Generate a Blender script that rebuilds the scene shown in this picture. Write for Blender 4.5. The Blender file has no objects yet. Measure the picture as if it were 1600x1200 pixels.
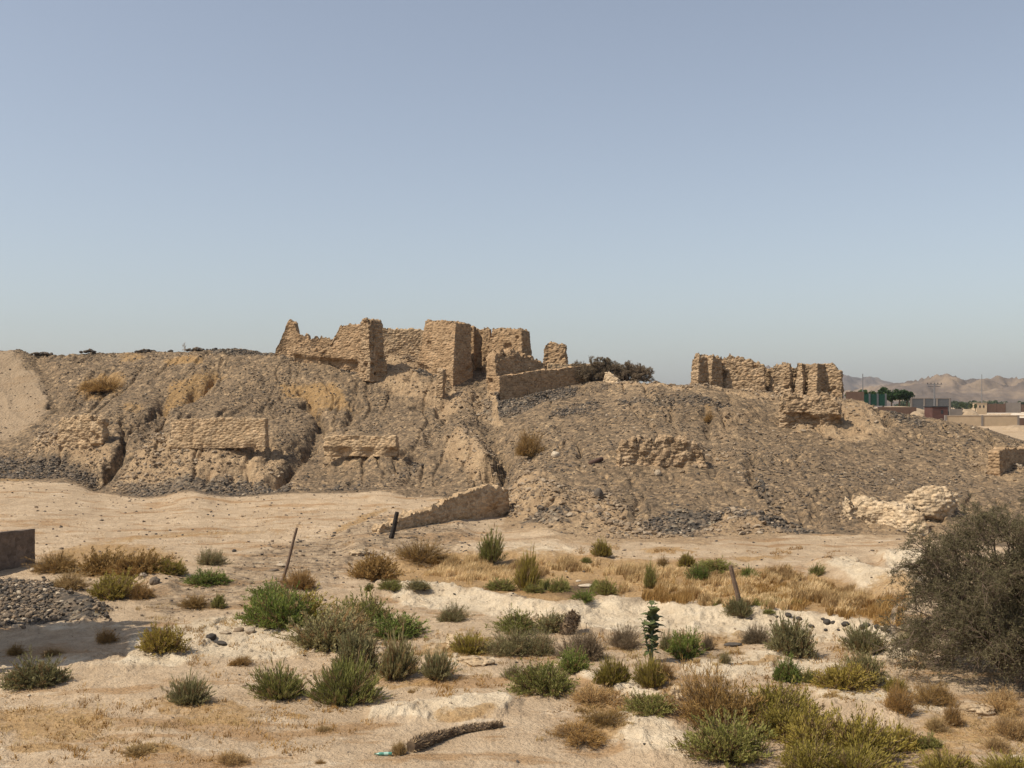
import bpy, math, random
import numpy as np
from math import radians
# ------------------------------------------------------------------ camera, world, sun, exposure
S = bpy.context.scene
COL = S.collection
F, CX, HZ, CAMZ = 1716.0, 800.0, 632.0, 8.0     # focal length in photo pixels, centre column, horizon row, eye height
cam_d = bpy.data.cameras.new('camera'); cam = bpy.data.objects.new('camera', cam_d); COL.objects.link(cam)
cam.location = (0, 0, CAMZ); cam.rotation_euler = (radians(90), 0, 0)
cam_d.sensor_width = 36; cam_d.lens = 36*F/1600; cam_d.shift_y = 32/1600
cam_d.clip_start = .1; cam_d.clip_end = 30000
S.camera = cam
SUN_EL, SUN_AZ = 54.0, -112.0                    # azimuth from +Y (view direction), clockwise; negative = left
sx = math.sin(radians(SUN_AZ))*math.cos(radians(SUN_EL)); sy = math.cos(radians(SUN_AZ))*math.cos(radians(SUN_EL)); sz = math.sin(radians(SUN_EL))
W = bpy.data.worlds.new('World'); S.world = W; W.use_nodes = True
nt = W.node_tree; nt.nodes.clear()
sky = nt.nodes.new('ShaderNodeTexSky'); sky.sky_type = 'NISHITA'; sky.sun_disc = False
sky.sun_elevation = radians(SUN_EL); sky.sun_rotation = radians(SUN_AZ)
sky.air_density = 1.0; sky.dust_density = 1.3; sky.ozone_density = 2.0; sky.altitude = 0
hs = nt.nodes.new('ShaderNodeHueSaturation'); hs.inputs['Saturation'].default_value = .66; hs.inputs['Hue'].default_value = .500
bg = nt.nodes.new('ShaderNodeBackground'); bg.inputs['Strength'].default_value = .131
wo = nt.nodes.new('ShaderNodeOutputWorld')
nt.links.new(sky.outputs[0], hs.inputs['Color']); wb = nt.nodes.new('ShaderNodeMix'); wb.data_type = 'RGBA'; wb.blend_type = 'MULTIPLY'; wb.inputs[0].default_value = 1; wb.inputs[7].default_value = (.995, .978, .958, 1)
nt.links.new(hs.outputs[0], wb.inputs[6]); nt.links.new(wb.outputs[2], bg.inputs[0]); nt.links.new(bg.outputs[0], wo.inputs[0])
ld = bpy.data.lights.new('sun', 'SUN'); ld.energy = 4.8; ld.angle = radians(.53); ld.color = (1, .92, .77)
sun = bpy.data.objects.new('sun', ld); COL.objects.link(sun)
from mathutils import Vector
sun.rotation_euler = Vector((sx, sy, sz)).to_track_quat('Z', 'Y').to_euler()
S.view_settings.view_transform = 'Standard'; S.view_settings.look = 'None'
S.view_settings.exposure = .06; S.view_settings.gamma = 1
S.cycles.max_bounces = 6; S.cycles.transparent_max_bounces = 6; S.cycles.volume_bounces = 0
S.cycles.diffuse_bounces = 3
rng = np.random.default_rng(7); random.seed(7)

# ------------------------------------------------------------------ noise
def _h(ix, iy, iz=0, seed=0):
    n = (ix.astype(np.int64)*374761393 + iy.astype(np.int64)*668265263 + np.asarray(iz).astype(np.int64)*2147483647 + seed*974634777) & 0xFFFFFFFF
    n = ((n ^ (n >> 13))*1274126177) & 0xFFFFFFFF
    n = ((n ^ (n >> 16))*2246822519) & 0xFFFFFFFF
    return ((n ^ (n >> 15)) & 0xFFFFFF)/float(0xFFFFFF)
def n2(x, y, seed=0):
    ix = np.floor(x); iy = np.floor(y); fx = x-ix; fy = y-iy
    fx = fx*fx*(3-2*fx); fy = fy*fy*(3-2*fy)
    a = _h(ix, iy, 0, seed); b = _h(ix+1, iy, 0, seed); c = _h(ix, iy+1, 0, seed); d = _h(ix+1, iy+1, 0, seed)
    return ((a*(1-fx)+b*fx)*(1-fy)+(c*(1-fx)+d*fx)*fy)*2-1
def fbm2(x, y, oct=4, seed=0, gain=.5):
    s = 0; a = 1; t = 0
    for o in range(oct):
        ca, sa = math.cos(o*.9), math.sin(o*.9)
        s = s + a*n2((x*ca-y*sa)*2**o+o*17.3, (x*sa+y*ca)*2**o+o*5.1, seed+o); t += a; a *= gain
    return s/t
def n3(p, sc=1.0, seed=0):
    q = p*sc; i = np.floor(q); f = q-i; f = f*f*(3-2*f)
    r = 0
    for dx in (0, 1):
        for dy in (0, 1):
            for dz in (0, 1):
                w = (f[:, 0] if dx else 1-f[:, 0])*(f[:, 1] if dy else 1-f[:, 1])*(f[:, 2] if dz else 1-f[:, 2])
                r = r + w*_h(i[:, 0]+dx, i[:, 1]+dy, i[:, 2]+dz, seed)
    return r*2-1
def fbm3(p, sc, oct=3, seed=0):
    s = 0; a = 1; t = 0
    for o in range(oct): s = s+a*n3(p+o*3.7, sc*2**o, seed+o); t += a; a *= .5
    return s/t
def wor3(p, sc, seed=0):
    q = p*sc; i = np.floor(q); f1 = np.full(len(p), 9.); f2 = f1.copy(); cid = np.zeros(len(p))
    for dx in (-1, 0, 1):
        for dy in (-1, 0, 1):
            for dz in (-1, 0, 1):
                cx, cy, cz = i[:, 0]+dx, i[:, 1]+dy, i[:, 2]+dz
                r = _h(cx, cy, cz, seed+3)
                d = np.sqrt((cx+_h(cx, cy, cz, seed)-q[:, 0])**2+(cy+_h(cx, cy, cz, seed+1)-q[:, 1])**2+(cz+_h(cx, cy, cz, seed+2)-q[:, 2])**2)
                c = d < f1
                f2 = np.where(c, f1, np.minimum(f2, d)); cid = np.where(c, r, cid); f1 = np.where(c, d, f1)
    return f1, f2, cid
def sst(x, a, b):
    t = np.clip((x-a)/(b-a), 0, 1); return t*t*(3-2*t)

# ------------------------------------------------------------------ mesh / object helpers
def mesh(name, V, Fq, smooth=True, attrs=None):
    V = np.asarray(V, np.float32); Fq = np.asarray(Fq, np.int32)
    me = bpy.data.meshes.new(name); k = Fq.shape[1]
    me.vertices.add(len(V)); me.vertices.foreach_set('co', V.ravel())
    me.loops.add(Fq.size); me.loops.foreach_set('vertex_index', Fq.ravel())
    me.polygons.add(len(Fq)); me.polygons.foreach_set('loop_start', np.arange(0, Fq.size, k, dtype=np.int32))
    me.update(calc_edges=True)
    me.polygons.foreach_set('use_smooth', np.full(len(Fq), smooth))
    for a, v in (attrs or {}).items():
        v = np.asarray(v, np.float32)
        if v.ndim == 1:
            at_ = me.attributes.new(a, 'FLOAT', 'POINT'); at_.data.foreach_set('value', v)
        else:
            at_ = me.attributes.new(a, 'FLOAT_VECTOR', 'POINT'); at_.data.foreach_set('vector', v.ravel())
    return me
def obj(name, me, m=None, parent=None, loc=None, rz=0):
    o = bpy.data.objects.new(name, me); COL.objects.link(o)
    if m is not None and not me.materials: me.materials.append(m)
    if parent is not None: o.parent = parent
    if loc is not None: o.location = loc
    o.rotation_euler.z = rz
    return o
def tag(o, label=None, cat=None, group=None, kind=None):
    if label: o['label'] = label
    if cat: o['category'] = cat
    if group: o['group'] = group
    if kind: o['kind'] = kind
    return o
def empty(name, loc, label, cat, group=None, rz=0):
    o = bpy.data.objects.new(name, None); COL.objects.link(o); o.location = loc; o.rotation_euler.z = rz
    o.empty_display_size = .2
    return tag(o, label, cat, group)
def vnormals(V, Fq):
    a = V[Fq[:, 2]]-V[Fq[:, 0]]; b = V[Fq[:, -1]]-V[Fq[:, 1]]
    n = np.cross(a, b); N = np.zeros_like(V)
    for k in range(Fq.shape[1]):
        for c in range(3): N[:, c] += np.bincount(Fq[:, k], n[:, c], len(V))
    return N/(np.linalg.norm(N, axis=1)[:, None]+1e-9)
def px3(px, d, Y): return np.array([(px-CX)*d/F, d, CAMZ-(Y-HZ)*d/F])

# ------------------------------------------------------------------ materials
def lin(c): return tuple((v/255/12.92 if v/255 <= .04045 else ((v/255+.055)/1.055)**2.4) for v in c)
def newmat(name):
    m = bpy.data.materials.new(name); m.use_nodes = True; t = m.node_tree
    b = t.nodes['Principled BSDF']; b.inputs['Roughness'].default_value = .9
    b.inputs['Specular IOR Level'].default_value = .15
    return m, t, b
class NB:
    def __init__(s, t): s.t = t
    def n(s, typ, **kw):
        o = s.t.nodes.new(typ)
        for k, v in kw.items():
            if k in ('operation', 'blend_type', 'data_type', 'feature', 'noise_dimensions', 'attribute_name', 'distance', 'wave_type', 'bands_direction', 'offset', 'squash'): setattr(o, k, v)
        return o
    def lk(s, a, b): s.t.links.new(a, b)
    def co(s): 
        if not hasattr(s, '_c'): s._c = s.n('ShaderNodeTexCoord').outputs['Object']
        return s._c
    def noise(s, sc, det=4, rough=.55, vec=None):
        o = s.n('ShaderNodeTexNoise'); o.inputs['Scale'].default_value = sc; o.inputs['Detail'].default_value = det; o.inputs['Roughness'].default_value = rough
        s.lk(vec or s.co(), o.inputs['Vector']); return o.outputs['Fac']
    def vor(s, sc, feat='F1', rnd=1, vec=None):
        o = s.n('ShaderNodeTexVoronoi', feature=feat); o.inputs['Scale'].default_value = sc; o.inputs['Randomness'].default_value = rnd
        s.lk(vec or s.co(), o.inputs['Vector']); return o
    def ramp(s, fac, stops):
        o = s.n('ShaderNodeValToRGB'); e = o.color_ramp.elements
        while len(e) < len(stops): e.new(.5)
        for k, (p, c) in enumerate(stops):
            e[k].position = p; e[k].color = (*c, 1) if len(c) == 3 else c
        s.lk(fac, o.inputs[0]); return o.outputs[0]
    def mix(s, fac, a, b, mode='MIX'):
        o = s.n('ShaderNodeMix', data_type='RGBA', blend_type=mode)
        for sock, v in ((o.inputs[0], fac), (o.inputs[6], a), (o.inputs[7], b)):
            if isinstance(v, (int, float)): sock.default_value = v
            elif isinstance(v, tuple): sock.default_value = (*v, 1)
            else: s.lk(v, sock)
        return o.outputs[2]
    def math(s, op, a, b=0.0, c=None):
        o = s.n('ShaderNodeMath', operation=op)
        for k, v in enumerate((a, b) if c is None else (a, b, c)):
            if isinstance(v, (int, float)): o.inputs[k].default_value = v
            else: s.lk(v, o.inputs[k])
        return o.outputs[0]
    def attr(s, name): 
        o = s.n('ShaderNodeAttribute'); o.attribute_name = name; return o.outputs['Fac']
    def vscale(s, v3):
        o = s.n('ShaderNodeMapping'); o.inputs['Scale'].default_value = v3; s.lk(s.co(), o.inputs['Vector']); return o.outputs[0]
    def bump(s, h, dist, b, strength=1.0):
        o = s.n('ShaderNodeBump'); o.inputs['Distance'].default_value = dist; o.inputs['Strength'].default_value = strength
        s.lk(h, o.inputs['Height']); s.lk(o.outputs[0], b.inputs['Normal'])

def mat_ground():
    m, t, b = newmat('ground_earth'); g = NB(t)
    n_lo = g.noise(.12, 5); n_md = g.noise(.9, 5, .65); n_hi = g.noise(9, 4, .7)
    strk = g.noise(.5, 6, .7, g.vscale((.35, 1.0, 1)))
    sand = g.ramp(n_md, [(.3, (.39, .28, .178)), (.5, (.465, .342, .222)), (.7, (.54, .41, .275))])
    sand = g.mix(g.ramp(strk, [(.53, (0, 0, 0)), (.60, (.8, .8, .8))]), sand, (.34, .205, .10))
    crust = g.noise(.7, 7, .72, g.vscale((.45, 1.1, 1)))
    sand = g.mix(g.ramp(crust, [(.59, (0, 0, 0)), (.65, (.7, .7, .7))]), sand, (.62, .50, .36))
    vs = g.vor(3.2); sc_ = g.n('ShaderNodeSeparateColor'); g.lk(vs.outputs['Color'], sc_.inputs[0])
    vs2 = g.vor(7.5); sc2 = g.n('ShaderNodeSeparateColor'); g.lk(vs2.outputs['Color'], sc2.inputs[0])
    gravel = g.ramp(n_md, [(.3, (.15, .106, .066)), (.5, (.205, .147, .092)), (.72, (.29, .205, .122))])
    spk = g.ramp(sc_.outputs[0], [(0, (.42, .45, .5)), (.2, (.75, .77, .8)), (.55, (1, 1, 1)), (.86, (1.15, 1.12, 1.08)), (.97, (1.7, 1.7, 1.65))])
    gravel = g.mix(.85, gravel, spk, 'MULTIPLY')
    spk2 = g.ramp(sc2.outputs[1], [(0, (.6, .6, .62)), (.4, (1, 1, 1)), (.95, (1.35, 1.3, 1.25))])
    gravel = g.mix(.8, gravel, spk2, 'MULTIPLY')
    mud = g.ramp(n_md, [(.25, (.25, .17, .10)), (.5, (.345, .24, .142)), (.75, (.44, .32, .195))])
    mud = g.mix(.5, mud, spk2, 'MULTIPLY')
    cob = g.ramp(sc_.outputs[1], [(0, (.05, .045, .04)), (.4, (.11, .09, .07)), (.8, (.2, .15, .105)), (1, (.30, .25, .18))])
    dry = g.ramp(n_hi, [(.3, (.27, .155, .06)), (.6, (.40, .25, .11))])
    pale = g.ramp(n_md, [(.3, (.47, .36, .24)), (.55, (.63, .51, .36)), (.8, (.70, .59, .44))])
    def brk(name, sc=2.2):    # attribute broken up by noise at its rim
        nn = g.noise(sc, 5, .7)
        return g.ramp(g.math('ADD', g.attr(name), g.math('MULTIPLY', g.math('SUBTRACT', nn, .5), .9)), [(.38, (0, 0, 0)), (.62, (1, 1, 1))])
    c = g.mix(brk('m_mound', 1.5), sand, gravel)
    c = g.mix(brk('m_sand', 1.0), c, g.mix(.75, sand, (.27, .195, .125)))
    c = g.mix(brk('m_mud', 1.3), c, mud)
    c = g.mix(brk('m_pale', 1.1), c, pale)
    c = g.mix(g.math('MULTIPLY', brk('m_dry', 2.5), .8), c, dry)
    c = g.mix(brk('m_cob', 2.0), c, cob)
    c = g.mix(g.attr('m_soil'), c, (.10, .066, .042))
    c = g.mix(.75, c, g.ramp(n_hi, [(.25, (.74, .72, .7)), (.5, (1, 1, 1)), (.75, (1.2, 1.19, 1.17))]), 'MULTIPLY')
    c = g.mix(.5, c, g.ramp(n_lo, [(.35, (.84, .83, .82)), (.65, (1.12, 1.12, 1.12))]), 'MULTIPLY')
    g.lk(c, b.inputs['Base Color'])
    h = g.math('ADD', g.math('MULTIPLY', n_hi, .5), g.math('MULTIPLY', g.noise(2.2, 6, .7), 1.0))
    st = g.math('MULTIPLY', g.math('SUBTRACT', 1.0, vs.outputs['Distance']), g.math('MULTIPLY', g.attr('m_mound'), .6))
    g.bump(g.math('ADD', h, st), .2, b)
    return m
def mat_masonry(name, c1, c2, c3, course=.26, strength=.1, lump=False):
    m, t, b = newmat(name); g = NB(t)
    md = g.noise(1.1, 5, .65); hi = g.noise(10, 4, .7)
    c = g.ramp(md, [(.3, c1), (.5, c2), (.72, c3)])
    v = g.vor(3.4, vec=g.vscale((1, 1, 1.6))); sc_ = g.n('ShaderNodeSeparateColor'); g.lk(v.outputs['Color'], sc_.inputs[0])
    c = g.mix(.8, c, g.ramp(sc_.outputs[0], [(0, (.6, .58, .56)), (.35, (.95, .95, .95)), (.8, (1.08, 1.08, 1.08)), (1, (1.35, 1.3, 1.25))]), 'MULTIPLY')
    c = g.mix(.7, c, g.ramp(hi, [(.28, (.66, .64, .62)), (.5, (1, 1, 1)), (.75, (1.2, 1.2, 1.2))]), 'MULTIPLY')
    pit = g.ramp(g.noise(4.5, 3, .7), [(.30, (.35, .3, .27)), (.42, (1, 1, 1))])
    c = g.mix(.6, c, pit, 'MULTIPLY')
    g.lk(c, b.inputs['Base Color'])
    h = g.math('ADD', g.math('MULTIPLY', hi, .45), g.math('SUBTRACT', 1, v.outputs['Distance']))
    g.bump(h, strength, b)
    return m
def mat_plain(name, c, rough=.8, vary=.25, sc=3, bump=.01, spec=.2, metal=0):
    m, t, b = newmat(name); g = NB(t); b.inputs['Roughness'].default_value = rough; b.inputs['Specular IOR Level'].default_value = spec
    b.inputs['Metallic'].default_value = metal
    n = g.noise(sc, 6, .65)
    col = g.mix(1.0, tuple(c), g.ramp(n, [(.3, (1-vary,)*3), (.7, (1+vary,)*3)]), 'MULTIPLY')
    g.lk(col, b.inputs['Base Color']); g.bump(n, bump, b)
    return m
def mat_leaf(name, c1, c2, c3, rough=.75, dead=0):
    m, t, b = newmat(name); g = NB(t); b.inputs['Roughness'].default_value = rough
    c = g.ramp(g.attr('tint'), [(0, (.17, .11, .05)), (.24, (.34, .235, .115)), (.30, c1), (.62, c2), (1, c3)] if dead else [(0, c1), (.5, c2), (1, c3)])
    oi = g.n('ShaderNodeObjectInfo')
    c = g.mix(.8, c, g.ramp(oi.outputs['Random'], [(0, (.82, .84, .8)), (.5, (1, 1, 1)), (1, (1.2, 1.12, 1.05))]), 'MULTIPLY')
    g.lk(c, b.inputs['Base Color'])
    tl = g.n('ShaderNodeBsdfTranslucent'); mx = g.n('ShaderNodeMixShader'); mx.inputs[0].default_value = .28
    g.lk(c, tl.inputs['Color']); g.lk(b.outputs[0], mx.inputs[1]); g.lk(tl.outputs[0], mx.inputs[2]); g.lk(mx.outputs[0], t.nodes['Material Output'].inputs['Surface'])
    return m
def mat_tint(name, stops, rough=.85, nsc=14, bump=.02):
    m, t, b = newmat(name); g = NB(t); b.inputs['Roughness'].default_value = rough
    c = g.ramp(g.attr('tint'), stops); n = g.noise(nsc, 4, .65)
    c = g.mix(.7, c, g.ramp(n, [(.3, (.7, .7, .7)), (.7, (1.25, 1.25, 1.25))]), 'MULTIPLY')
    g.lk(c, b.inputs['Base Color']); g.bump(n, bump, b)
    return m
M_ground = mat_ground()
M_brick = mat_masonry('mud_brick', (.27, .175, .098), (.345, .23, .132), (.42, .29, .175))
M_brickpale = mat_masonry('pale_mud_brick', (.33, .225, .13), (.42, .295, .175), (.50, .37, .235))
M_rubble = mat_masonry('rubble_masonry', (.27, .18, .105), (.36, .25, .15), (.46, .335, .215), strength=.16)
M_lump = mat_masonry('eroded_clay', (.38, .27, .165), (.50, .375, .24), (.58, .45, .31), strength=.14)
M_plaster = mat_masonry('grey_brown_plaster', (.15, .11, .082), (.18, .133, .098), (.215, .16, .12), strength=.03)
M_stone = mat_tint('field_stone', [(0, (.042, .036, .031)), (.3, (.095, .08, .066)), (.5, (.16, .122, .088)), (.8, (.24, .172, .11)), (1, (.52, .43, .32))])
M_wood = mat_plain('weathered_wood', (.15, .10, .07), .85, .4, 20, .01)
M_wood_dark = mat_plain('charred_wood', (.03, .024, .02), .85, .4, 20, .01)
M_steel = mat_plain('galvanised_steel', (.16, .16, .165), .6, .2, 5, .002)
# ------------------------------------------------------------------ terrain: ten feature lines, each (column, distance, row the line is seen at)
def line(keys):
    k = np.array(keys, float); return k
def pchip(x, y, xq):
    x = np.asarray(x, float); y = np.asarray(y, float); h = np.diff(x); dl = np.diff(y)/h; m = np.zeros(len(x))
    for i in range(1, len(x)-1):
        if dl[i-1]*dl[i] > 0: m[i] = 2/(1/dl[i-1]+1/dl[i])
    m[0] = dl[0]; m[-1] = dl[-1]
    i = np.clip(np.searchsorted(x, xq)-1, 0, len(x)-2); t = np.clip((xq-x[i])/h[i], 0, 1)
    return y[i]*(2*t**3-3*t**2+1)+m[i]*h[i]*(t**3-2*t**2+t)+y[i+1]*(3*t**2-2*t**3)+m[i+1]*h[i]*(t**3-t**2)
cols = np.concatenate([np.linspace(-1500, -120, 60)[:-1], np.arange(-120, 1720, 1.75), np.linspace(1722, 3100, 60)])
NC = len(cols)
foot = [(-1500, 98, 760), (-600, 98, 760), (0, 98, 748), (100, 98, 751), (170, 94, 770), (250, 90, 779), (350, 90, 779), (440, 90, 770), (520, 90, 768), (640, 88, 775), (740, 84, 778), (800, 73, 812), (880, 66, 838), (1000, 65, 842), (1150, 65, 836), (1300, 66, 834), (1400, 66, 836), (1500, 64, 848), (1600, 62, 856), (2200, 60, 862), (3100, 60, 862)]
mid = [(-1500, 110, 700), (-600, 110, 700), (0, 110, 690), (100, 108, 690), (250, 102, 694), (420, 102, 694), (520, 100, 711), (640, 99, 705), (740, 97, 698), (800, 84, 745), (880, 78, 758), (1000, 76, 768), (1150, 76, 765), (1300, 76, 760), (1400, 76, 766), (1500, 74, 778), (1600, 72, 790), (2200, 70, 805), (3100, 70, 815)]
upp = [(-1500, 122, 620), (-600, 122, 620), (0, 122, 612), (100, 120, 612), (250, 116, 622), (420, 114, 624), (520, 112, 642), (640, 110, 645), (740, 108, 645), (800, 98, 680), (880, 94, 678), (1000, 92, 672), (1150, 92, 676), (1300, 90, 690), (1400, 88, 700), (1500, 86, 718), (1600, 84, 735), (2200, 80, 785), (3100, 80, 800)]
crest = [(-1500, 134, 560), (-600, 134, 556), (0, 132, 549), (30, 132, 549), (62, 131, 557), (130, 131, 556), (290, 129, 551), (420, 127, 554), (450, 124, 557), (500, 121, 566), (560, 121, 570), (605, 123, 560), (650, 123, 563), (700, 122, 571), (740, 122, 573), (775, 120, 582), (820, 119, 589), (860, 120.5, 590), (900, 121.5, 590), (942, 121.5, 591), (972, 114, 597), (1010, 110, 600), (1080, 106, 604), (1200, 106, 612), (1240, 105.5, 619), (1320, 105, 624), (1340, 104, 626), (1380, 101, 642), (1440, 100, 652), (1530, 98, 668), (1600, 96, 690), (1800, 94, 730), (2200, 92, 750), (3100, 92, 760)]
def lv(keys):
    k = np.array(keys, float); d = pchip(k[:, 0], k[:, 1], cols); Y = pchip(k[:, 0], k[:, 2], cols)
    return d, CAMZ-(Y-HZ)*d/F
one = np.ones(NC)
Ld, Lz = [one*1.0, one*24.2, one*37.3, one*51.0], [one*0, one*0, one*0, one*0]
for kk in (foot, mid, upp, crest):
    d_, z_ = lv(kk); Ld.append(d_); Lz.append(z_)
cd, cz = Ld[-1], Lz[-1]
Ld += [cd+8, cd+16, cd+48, one*320, one*9000]
Lz += [np.where(cz > 4, cz-.15, cz), np.where(cz > 4, cz-.6, cz), one*3.4, one*3.4, one*3.4]
LD = np.array(Ld); LZ = np.array(Lz)
nrow = [20, 120, 130, 150, 150, 130, 130, 40, 30, 30, 50, 40]
tt = np.concatenate([np.linspace(k, k+1, n, endpoint=False) for k, n in enumerate(nrow)]+[[len(nrow)]])
ki = np.minimum(tt.astype(int), len(nrow)-1); fr = (tt-ki)[:, None]
D = LD[ki]*(LD[ki+1]/LD[ki])**fr
hh = np.diff(LD, axis=0); dl = np.diff(LZ, axis=0)/hh; ms = np.zeros_like(LD)
for i in range(1, len(LD)-1):
    ok = dl[i-1]*dl[i] > 0
    ms[i] = np.where(ok, 2*dl[i-1]*dl[i]/np.where(ok, dl[i-1]+dl[i], 1), 0)
tq = (D-LD[ki])/hh[ki]; H_ = hh[ki]
Z = LZ[ki]*(2*tq**3-3*tq**2+1)+ms[ki]*H_*(tq**3-2*tq**2+tq)+LZ[ki+1]*(3*tq**2-2*tq**3)+ms[ki+1]*H_*(tq**3-tq**2)
PX = np.broadcast_to(cols, D.shape); TT = np.broadcast_to(tt[:, None], D.shape)
X = (PX-CX)*D/F
Y0 = HZ+(CAMZ-Z)*F/D                      # where the smooth base lies; used only to lay out gullies, banks and soils on the land
front = TT < 7.3
PX_t, Y0_t = PX, Y0
_dw = np.clip(D/60, .6, 1.6)
PX = PX+(16*fbm2(X/3.0, D/5, 4, 91)+7*fbm2(X*1.6, D*1.0, 3, 95))/_dw
Y0 = Y0+(7*fbm2(X/3.0+40, D/5, 4, 93)+3.5*fbm2(X*1.6+9, D*1.0, 3, 97))/_dw
def seg(pts, wx=1.0):
    best = np.full(D.shape, 1e9)
    for (ax, ay), (bx, by) in zip(pts[:-1], pts[1:]):
        ux, uy = bx-ax, by-ay; L = ux*ux+uy*uy+1e-9
        t = np.clip(((PX-ax)*ux+(Y0-ay)*uy)/L, 0, 1)
        best = np.minimum(best, ((PX-ax-t*ux)**2+(Y0-ay-t*uy)**2)**.5)
    return np.where(front, best, 1e9)
def poly(pts, soft=6.0):
    P = np.array(pts, float); ins = np.zeros(D.shape, bool); dist = seg(list(map(tuple, P))+[tuple(P[0])])
    n = len(P); j = n-1
    for i in range(n):
        c = ((P[i, 1] > Y0) != (P[j, 1] > Y0)) & (PX < (P[j, 0]-P[i, 0])*(Y0-P[i, 1])/(P[j, 1]-P[i, 1]+1e-9)+P[i, 0])
        ins ^= c; j = i
    return np.where(front, np.clip(.5+np.where(ins, dist, -dist)/(2*soft), 0, 1), 0)
def ell(cx, cy, rx, ry, rot=0):
    c, s = math.cos(radians(rot)), math.sin(radians(rot)); u = (PX-cx)*c+(Y0-cy)*s; v = -(PX-cx)*s+(Y0-cy)*c
    r = np.sqrt((u/rx)**2+(v/ry)**2); return np.where(front, np.clip(1-(r-.55)/.9, 0, 1), 0)
def orx(*a):
    r = a[0]
    for b in a[1:]: r = np.maximum(r, b)
    return r
m_mound = sst(TT, 3.93, 4.02)*(1-sst(TT, 9.2, 9.9))
# --- soils of the place
m_sand = orx(poly([(-400, 540), (10, 545), (40, 570), (85, 612), (60, 655), (10, 690), (-400, 740)], 14)*.9, ell(1580, 665, 70, 14, 10))
m_mud = orx(poly([(255, 690), (425, 688), (455, 735), (470, 772), (170, 772), (180, 745), (215, 705)], 10)*.62, poly([(95, 672), (165, 676), (175, 715), (150, 735), (60, 715), (20, 735), (60, 690)], 8)*.75,
            poly([(608, 552), (655, 545), (655, 600), (740, 600), (775, 590), (790, 650), (740, 640), (690, 650), (600, 610), (560, 590), (560, 575)], 8)*.8,
            poly([(505, 706), (628, 708), (640, 735), (500, 735)], 6)*.6, poly([(690, 690), (740, 670), (785, 690), (785, 740), (740, 750), (690, 720)], 8)*.7,
            poly([(800, 745), (860, 735), (900, 770), (980, 800), (1000, 845), (790, 838), (790, 780)], 10)*.72, poly([(990, 820), (1060, 835), (1130, 838), (1100, 850), (800, 850)], 6)*.8,
            poly([(1085, 832), (1120, 806), (1230, 806), (1260, 835), (1180, 845)], 6)*.85, poly([(960, 598), (1330, 612), (1330, 625), (1210, 622), (1080, 612), (960, 610)], 5)*.75,
            poly([(1210, 622), (1380, 625), (1395, 680), (1330, 695), (1230, 670), (1205, 650)], 8)*.62, poly([(1130, 640), (1180, 640), (1150, 700), (1110, 690)], 8)*.5,
            poly([(1330, 800), (1480, 790), (1480, 845), (1330, 850)], 8)*.5, ell(1570, 720, 60, 40)*.5, ell(1040, 735, 60, 20)*.45, ell(1120, 720, 30, 12)*.5, ell(1590, 765, 60, 12)*.4)
m_cob = orx(poly([(-100, 705), (80, 718), (150, 735), (150, 752), (0, 752), (-100, 750)], 8)*.56, poly([(170, 752), (320, 760), (460, 752), (450, 775), (350, 786), (200, 780)], 6)*.56,
            poly([(330, 547), (450, 548), (450, 562), (330, 560)], 3)*.66, ell(560, 578, 28, 9)*.8, ell(680, 582, 30, 9)*.8, poly([(775, 606), (860, 600), (905, 594), (905, 602), (850, 620), (780, 632)], 3)*.9,
            poly([(950, 620), (1090, 622), (1150, 640), (1140, 655), (1060, 645), (960, 640)], 8)*.5, poly([(990, 818), (1050, 800), (1180, 806), (1240, 818), (1290, 832), (1240, 836), (1130, 812), (1060, 832)], 4)*.68,
            ell(860, 822, 50, 10)*.58, poly([(-200, 915), (60, 918), (170, 945), (150, 972), (0, 985), (-200, 985)], 5)*.75, ell(760, 620, 10, 30, -20)*.55, ell(1200, 770, 14, 40, -35)*.5,
            ell(900, 640, 60, 12, -10)*.48, ell(540, 765, 60, 14)*.4, ell(640, 742, 30, 14, -30)*.45, ell(1420, 655, 45, 8, 15)*.5)
m_dry = orx(ell(160, 605, 42, 22, -15)*.85, ell(285, 566, 40, 9)*.7, poly([(265, 600), (335, 575), (360, 590), (300, 630), (245, 655)], 8)*.6, poly([(425, 600), (520, 600), (560, 645), (500, 650), (440, 625)], 8)*.6,
            ell(20, 742, 55, 9)*.65, ell(210, 560, 30, 9)*.55, ell(205, 640, 25, 14)*.5, ell(1110, 645, 14, 10)*.5,
            poly([(560, 880), (690, 862), (900, 862), (1100, 880), (1260, 890), (1400, 935), (1380, 975), (1100, 955), (940, 938), (880, 950), (600, 915)], 8)*.6,
            ell(170, 880, 110, 28)*.7, ell(80, 1130, 130, 34, 4)*.5, ell(320, 1112, 110, 22, 4)*.45, ell(930, 1145, 55, 14)*.6, ell(930, 1115, 50, 12)*.5, ell(1060, 1090, 60, 30)*.5, ell(1400, 930, 60, 20)*.5,
            ell(1500, 1150, 120, 40)*.45, ell(1120, 1000, 70, 16)*.45, ell(700, 1015, 80, 14)*.5, ell(250, 1175, 60, 8)*.55, ell(120, 1120, 70, 8, 3)*.6, ell(60, 1165, 60, 8)*.6, ell(330, 1128, 60, 6)*.6, ell(460, 1118, 30, 5)*.5, ell(270, 840, 200, 5, -4)*.42, ell(560, 815, 60, 6, -20)*.5, ell(720, 1125, 60, 8)*.6, ell(1180, 1040, 40, 6)*.55, ell(1220, 940, 60, 6)*.4, ell(640, 1075, 60, 6)*.5, ell(1180, 870, 60, 5)*.5, ell(1050, 862, 50, 4)*.5, ell(480, 1030, 60, 10)*.3)
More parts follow.
